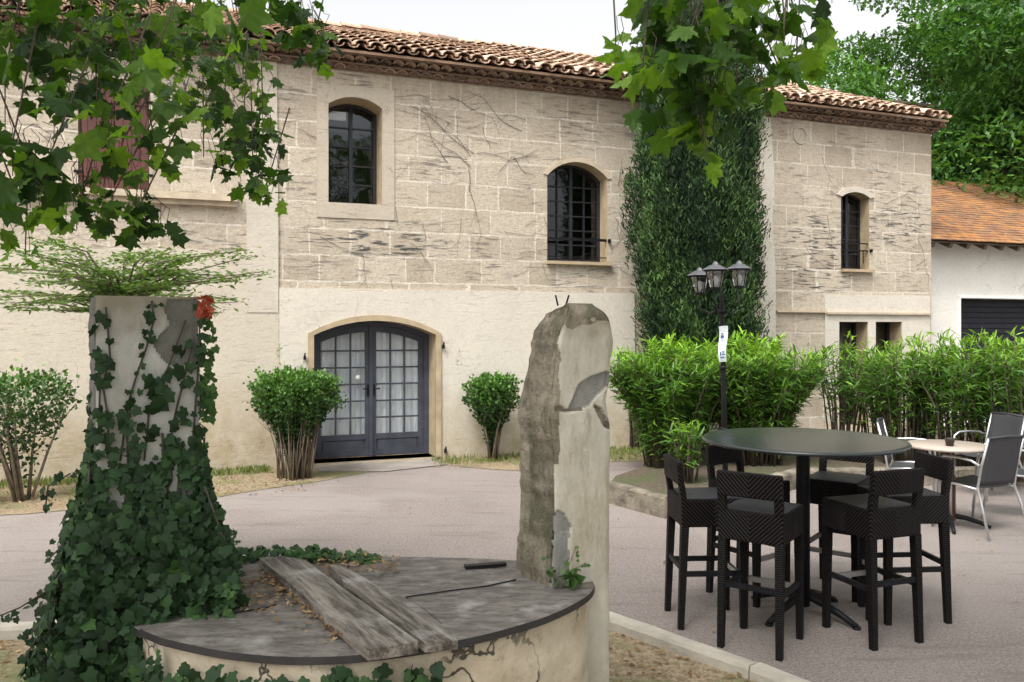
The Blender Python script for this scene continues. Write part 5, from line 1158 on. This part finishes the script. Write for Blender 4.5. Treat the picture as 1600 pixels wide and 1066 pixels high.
# ------------------------------------------------------------ plane trees overhead (trunks stand outside the picture)
def plane_tree(tr, limbs, blobs, canopy, seed, label):
    global RNG; RNG = np.random.default_rng(seed); random.seed(seed)
    t0 = Vector(tr); t = thing('plane_tree', t0, 0, label, 'tree'); b = MB(); b.tube([(0, 0, 0), (.05, 0, 1.2), (0, .05, 3.2), (.1, 0, 5.5)], [.34, .28, .24, .16], 14)
    for pts, r0, r1 in limbs:
        q = [Vector(p)-t0 for p in pts]; b.tube(q, [r0+(r1-r0)*i/(len(q)-1) for i in range(len(q))], 8)
    b.build('trunk', M['bark_pale'], t)
    P, D, Up, S, T = [], [], [], [], []
    for (px, py, rx, ry, Y, n_, sz, tb, dy) in blobs:
        n_ = int(n_*(1.05 if tr[0] < 0 else .66)) if n_ > 8 else n_; sz *= .86 if n_ > 8 else 1; tb += .08 if tr[0] < 0 else .14
        c = at(px, py, Y); k = Y/F; tw = MB(); tw_top = c+Vector((random.uniform(-.12, .12), random.uniform(-.1, .25), ry*k+.35)); tw.tube([tw_top-t0, c+Vector((0, 0, ry*k*.4))-t0, c-Vector((0, 0, ry*k*.7))-t0], [.0035, .0028, .0015], 5)
        for i in range(n_):
            while True:
                u, v = random.uniform(-1, 1), random.uniform(-1, 1)
                if u*u+v*v < 1: break
            p = c+Vector((u*rx*k, random.gauss(0, dy), v*ry*k)); stalk = Vector((random.uniform(-.03, .03), random.uniform(-.03, .03), .05+random.random()*.03))
            if random.random() < .6: tw.tube([p-t0, p+stalk-t0, (p+stalk).lerp(c, .35)+Vector((0, 0, .05))-t0], [.0014]*3, 3, cap=False)
            P.append((p-t0)[:]); fwd = random.gauss(0, .75); D.append((random.gauss(0, .65), fwd*.6, -1+random.random()*.9)); Up.append((random.gauss(0, .6), -random.uniform(-.6, 1), random.uniform(.1, 1.3)))
            S.append(sz*random.uniform(.6, 1.2)); T.append(min(1, max(0, random.gauss(tb, .3))))
        tw.build('twig', M['bark'], t)
    leaves('hanging_leaves', T_PLANE, P, D, Up, np.array(S), np.array(T), M['plane_leaf'], t)
    P = []
    for (cx, cy, cz, rx, ry, rz_, n_) in canopy:
        q = RNG.normal(size=(n_, 3)); q /= np.linalg.norm(q, axis=1, keepdims=True); P.append(q*(RNG.uniform(.3, 1, (n_, 1))**.4)*np.array([rx, ry, rz_])+np.array([cx, cy, cz]))
    P = np.vstack(P); keep = ~((P[:, 1] > -.1) & (P[:, 2] < 2.3+.44*np.maximum(P[:, 1], 0))); P = P[keep]-np.array(t0); n_ = len(P)
    leaves('crown', T_PLANE, P, rdir(n_, (0, 0, -.7)), rdir(n_, (0, 0, .8)), RNG.uniform(.15, .26, n_), np.clip(RNG.normal(.5, .2, n_), 0, 1), M['canopy_leaf'], t)
    return t
L_ = [(30, 40, 70, 60, 3.0, 40, .13, .45, .25), (120, 30, 90, 60, 3.2, 60, .13, .3, .3), (220, 50, 80, 70, 3.4, 60, .13, .35, .3), (300, 40, 80, 60, 3.8, 70, .12, .45, .3), (150, 130, 80, 60, 3.1, 44, .13, .25, .25), (230, 140, 60, 60, 3.0, 26, .14, .6, .2),
      (110, 80, 60, 60, 3.0, 26, .14, .4, .2), (170, 200, 60, 40, 2.9, 18, .14, .65, .2), (190, 240, 45, 40, 3.2, 14, .12, .7, .2), (8, 150, 14, 80, 3.0, 10, .13, .25, .2), (20, 240, 45, 50, 2.7, 22, .14, .3, .2), (25, 320, 42, 50, 2.6, 18, .13, .55, .2),
      (80, 245, 30, 20, 2.8, 4, .14, .3, .1), (40, 385, 26, 18, 3.2, 7, .08, .75, .1), (175, 320, 50, 35, 3.0, 30, .11, .2, .15), (215, 340, 26, 30, 3.0, 12, .11, .25, .1), (130, 295, 40, 20, 3.0, 10, .11, .35, .1), (120, 345, 18, 22, 3.0, 5, .09, .75, .1), (60, 300, 30, 20, 3, 8, .09, .5, .1),
      (330, 110, 60, 50, 4.2, 60, .1, .5, .3), (290, 150, 40, 30, 4.6, 40, .06, .65, .3), (380, 90, 40, 50, 4.0, 40, .1, .45, .2), (350, 170, 40, 40, 4.0, 34, .11, .35, .2), (380, 215, 38, 45, 3.8, 40, .11, .2, .15), (395, 270, 36, 38, 3.8, 32, .11, .2, .15), (415, 300, 22, 16, 3.8, 8, .1, .7, .1),
      (318, 235, 18, 16, 3.6, 4, .12, .75, .05), (410, 170, 22, 24, 4.0, 8, .1, .6, .1), (470, 30, 45, 40, 3.6, 34, .12, .15, .15), (490, 70, 34, 20, 3.6, 16, .1, .35, .1), (440, 5, 40, 25, 3.6, 14, .12, .2, .1), (240, 215, 20, 16, 3, 4, .1, .7, .1), (345, 5, 30, 20, 2.2, 5, .14, .5, .05)]
plane_tree((-4.6, .6, 0), [([(-4.6, .6, 3.0), (-3.4, 1.6, 4.0), (-2.2, 2.8, 4.2), (-1.0, 3.8, 3.9)], .14, .03), ([(-4.6, .6, 3.4), (-4.0, 2.5, 4.6), (-3.6, 4.2, 5.2)], .12, .04), ([(-3.0, 2.0, 4.1), (-2.3, 2.9, 3.6), (-1.9, 3.1, 3.1)], .03, .012), ([(-4.6, .6, 4.6), (-2.5, 0, 5.8), (-.8, .6, 6.4)], .12, .04)],
           L_, [(-4, 1, 5.8, 2.6, 3.0, 1.4, 1500), (-1.8, 2.2, 5.6, 2.0, 1.6, 1.0, 300), (-2.5, -1.5, 6.0, 2.6, 2.4, 1.6, 1000)], 61, 'plane tree whose large leaves hang into the top left of the picture')
C_ = [(1080, 20, 90, 50, 2.7, 70, .14, .2, .2), (1060, 90, 55, 60, 2.7, 46, .14, .2, .2), (1010, 40, 40, 30, 2.7, 14, .14, .35, .1), (962, 60, 16, 16, 2.6, 3, .17, .7, .05), (1005, 105, 18, 30, 2.5, 5, .19, .75, .05), (1050, 150, 35, 30, 2.7, 16, .14, .25, .1), (1110, 130, 50, 45, 2.7, 34, .12, .2, .15), (1125, 130, 30, 26, 2.8, 14, .1, .55, .15), (1150, 135, 26, 16, 2.8, 6, .09, .6, .1),
      (1100, 180, 30, 30, 2.7, 10, .13, .35, .1), (1075, 175, 24, 16, 2.8, 5, .1, .8, .05), (1104, 228, 12, 20, 2.6, 3, .12, .9, .03), (1115, 195, 18, 20, 2.7, 6, .13, .25, .05), (1195, 135, 22, 12, 2.7, 4, .11, .6, .1), (1225, 40, 38, 46, 2.7, 26, .13, .3, .15), (1245, 85, 25, 26, 2.8, 8, .11, .6, .1), (1230, 5, 34, 20, 2.6, 13, .13, .45, .1),
      (1215, 110, 36, 22, 2.8, 9, .11, .65, .1), (1270, 110, 20, 12, 2.7, 2, .11, .85, .05), (1135, 10, 30, 30, 2.7, 8, .13, .3, .1), (1225, 45, 14, 30, 2.4, 1, .17, .45, .03)]
plane_tree((3.6, -1.6, 0), [([(3.6, -1.6, 3.2), (2.8, 0, 4.4), (1.6, 1.8, 4.4), (.9, 2.9, 3.7)], .13, .02), ([(3.6, -1.6, 3.6), (4.2, .8, 5.4), (4.4, 2.6, 6.0)], .12, .04), ([(3.6, -1.6, 4.5), (1, -1.5, 6), (-.5, -.5, 6.6)], .12, .04)],
           C_, [(3.4, .6, 5.8, 2.8, 2.6, 1.3, 1500), (1.0, .6, 6.0, 2.2, 1.6, 1.0, 650), (2.0, -2.5, 6.0, 3.2, 2.4, 1.8, 1000), (4.6, 3.4, 5.9, 2.0, 1.5, .9, 800)], 62, 'plane tree whose leaves hang down before the cypress at the top centre')
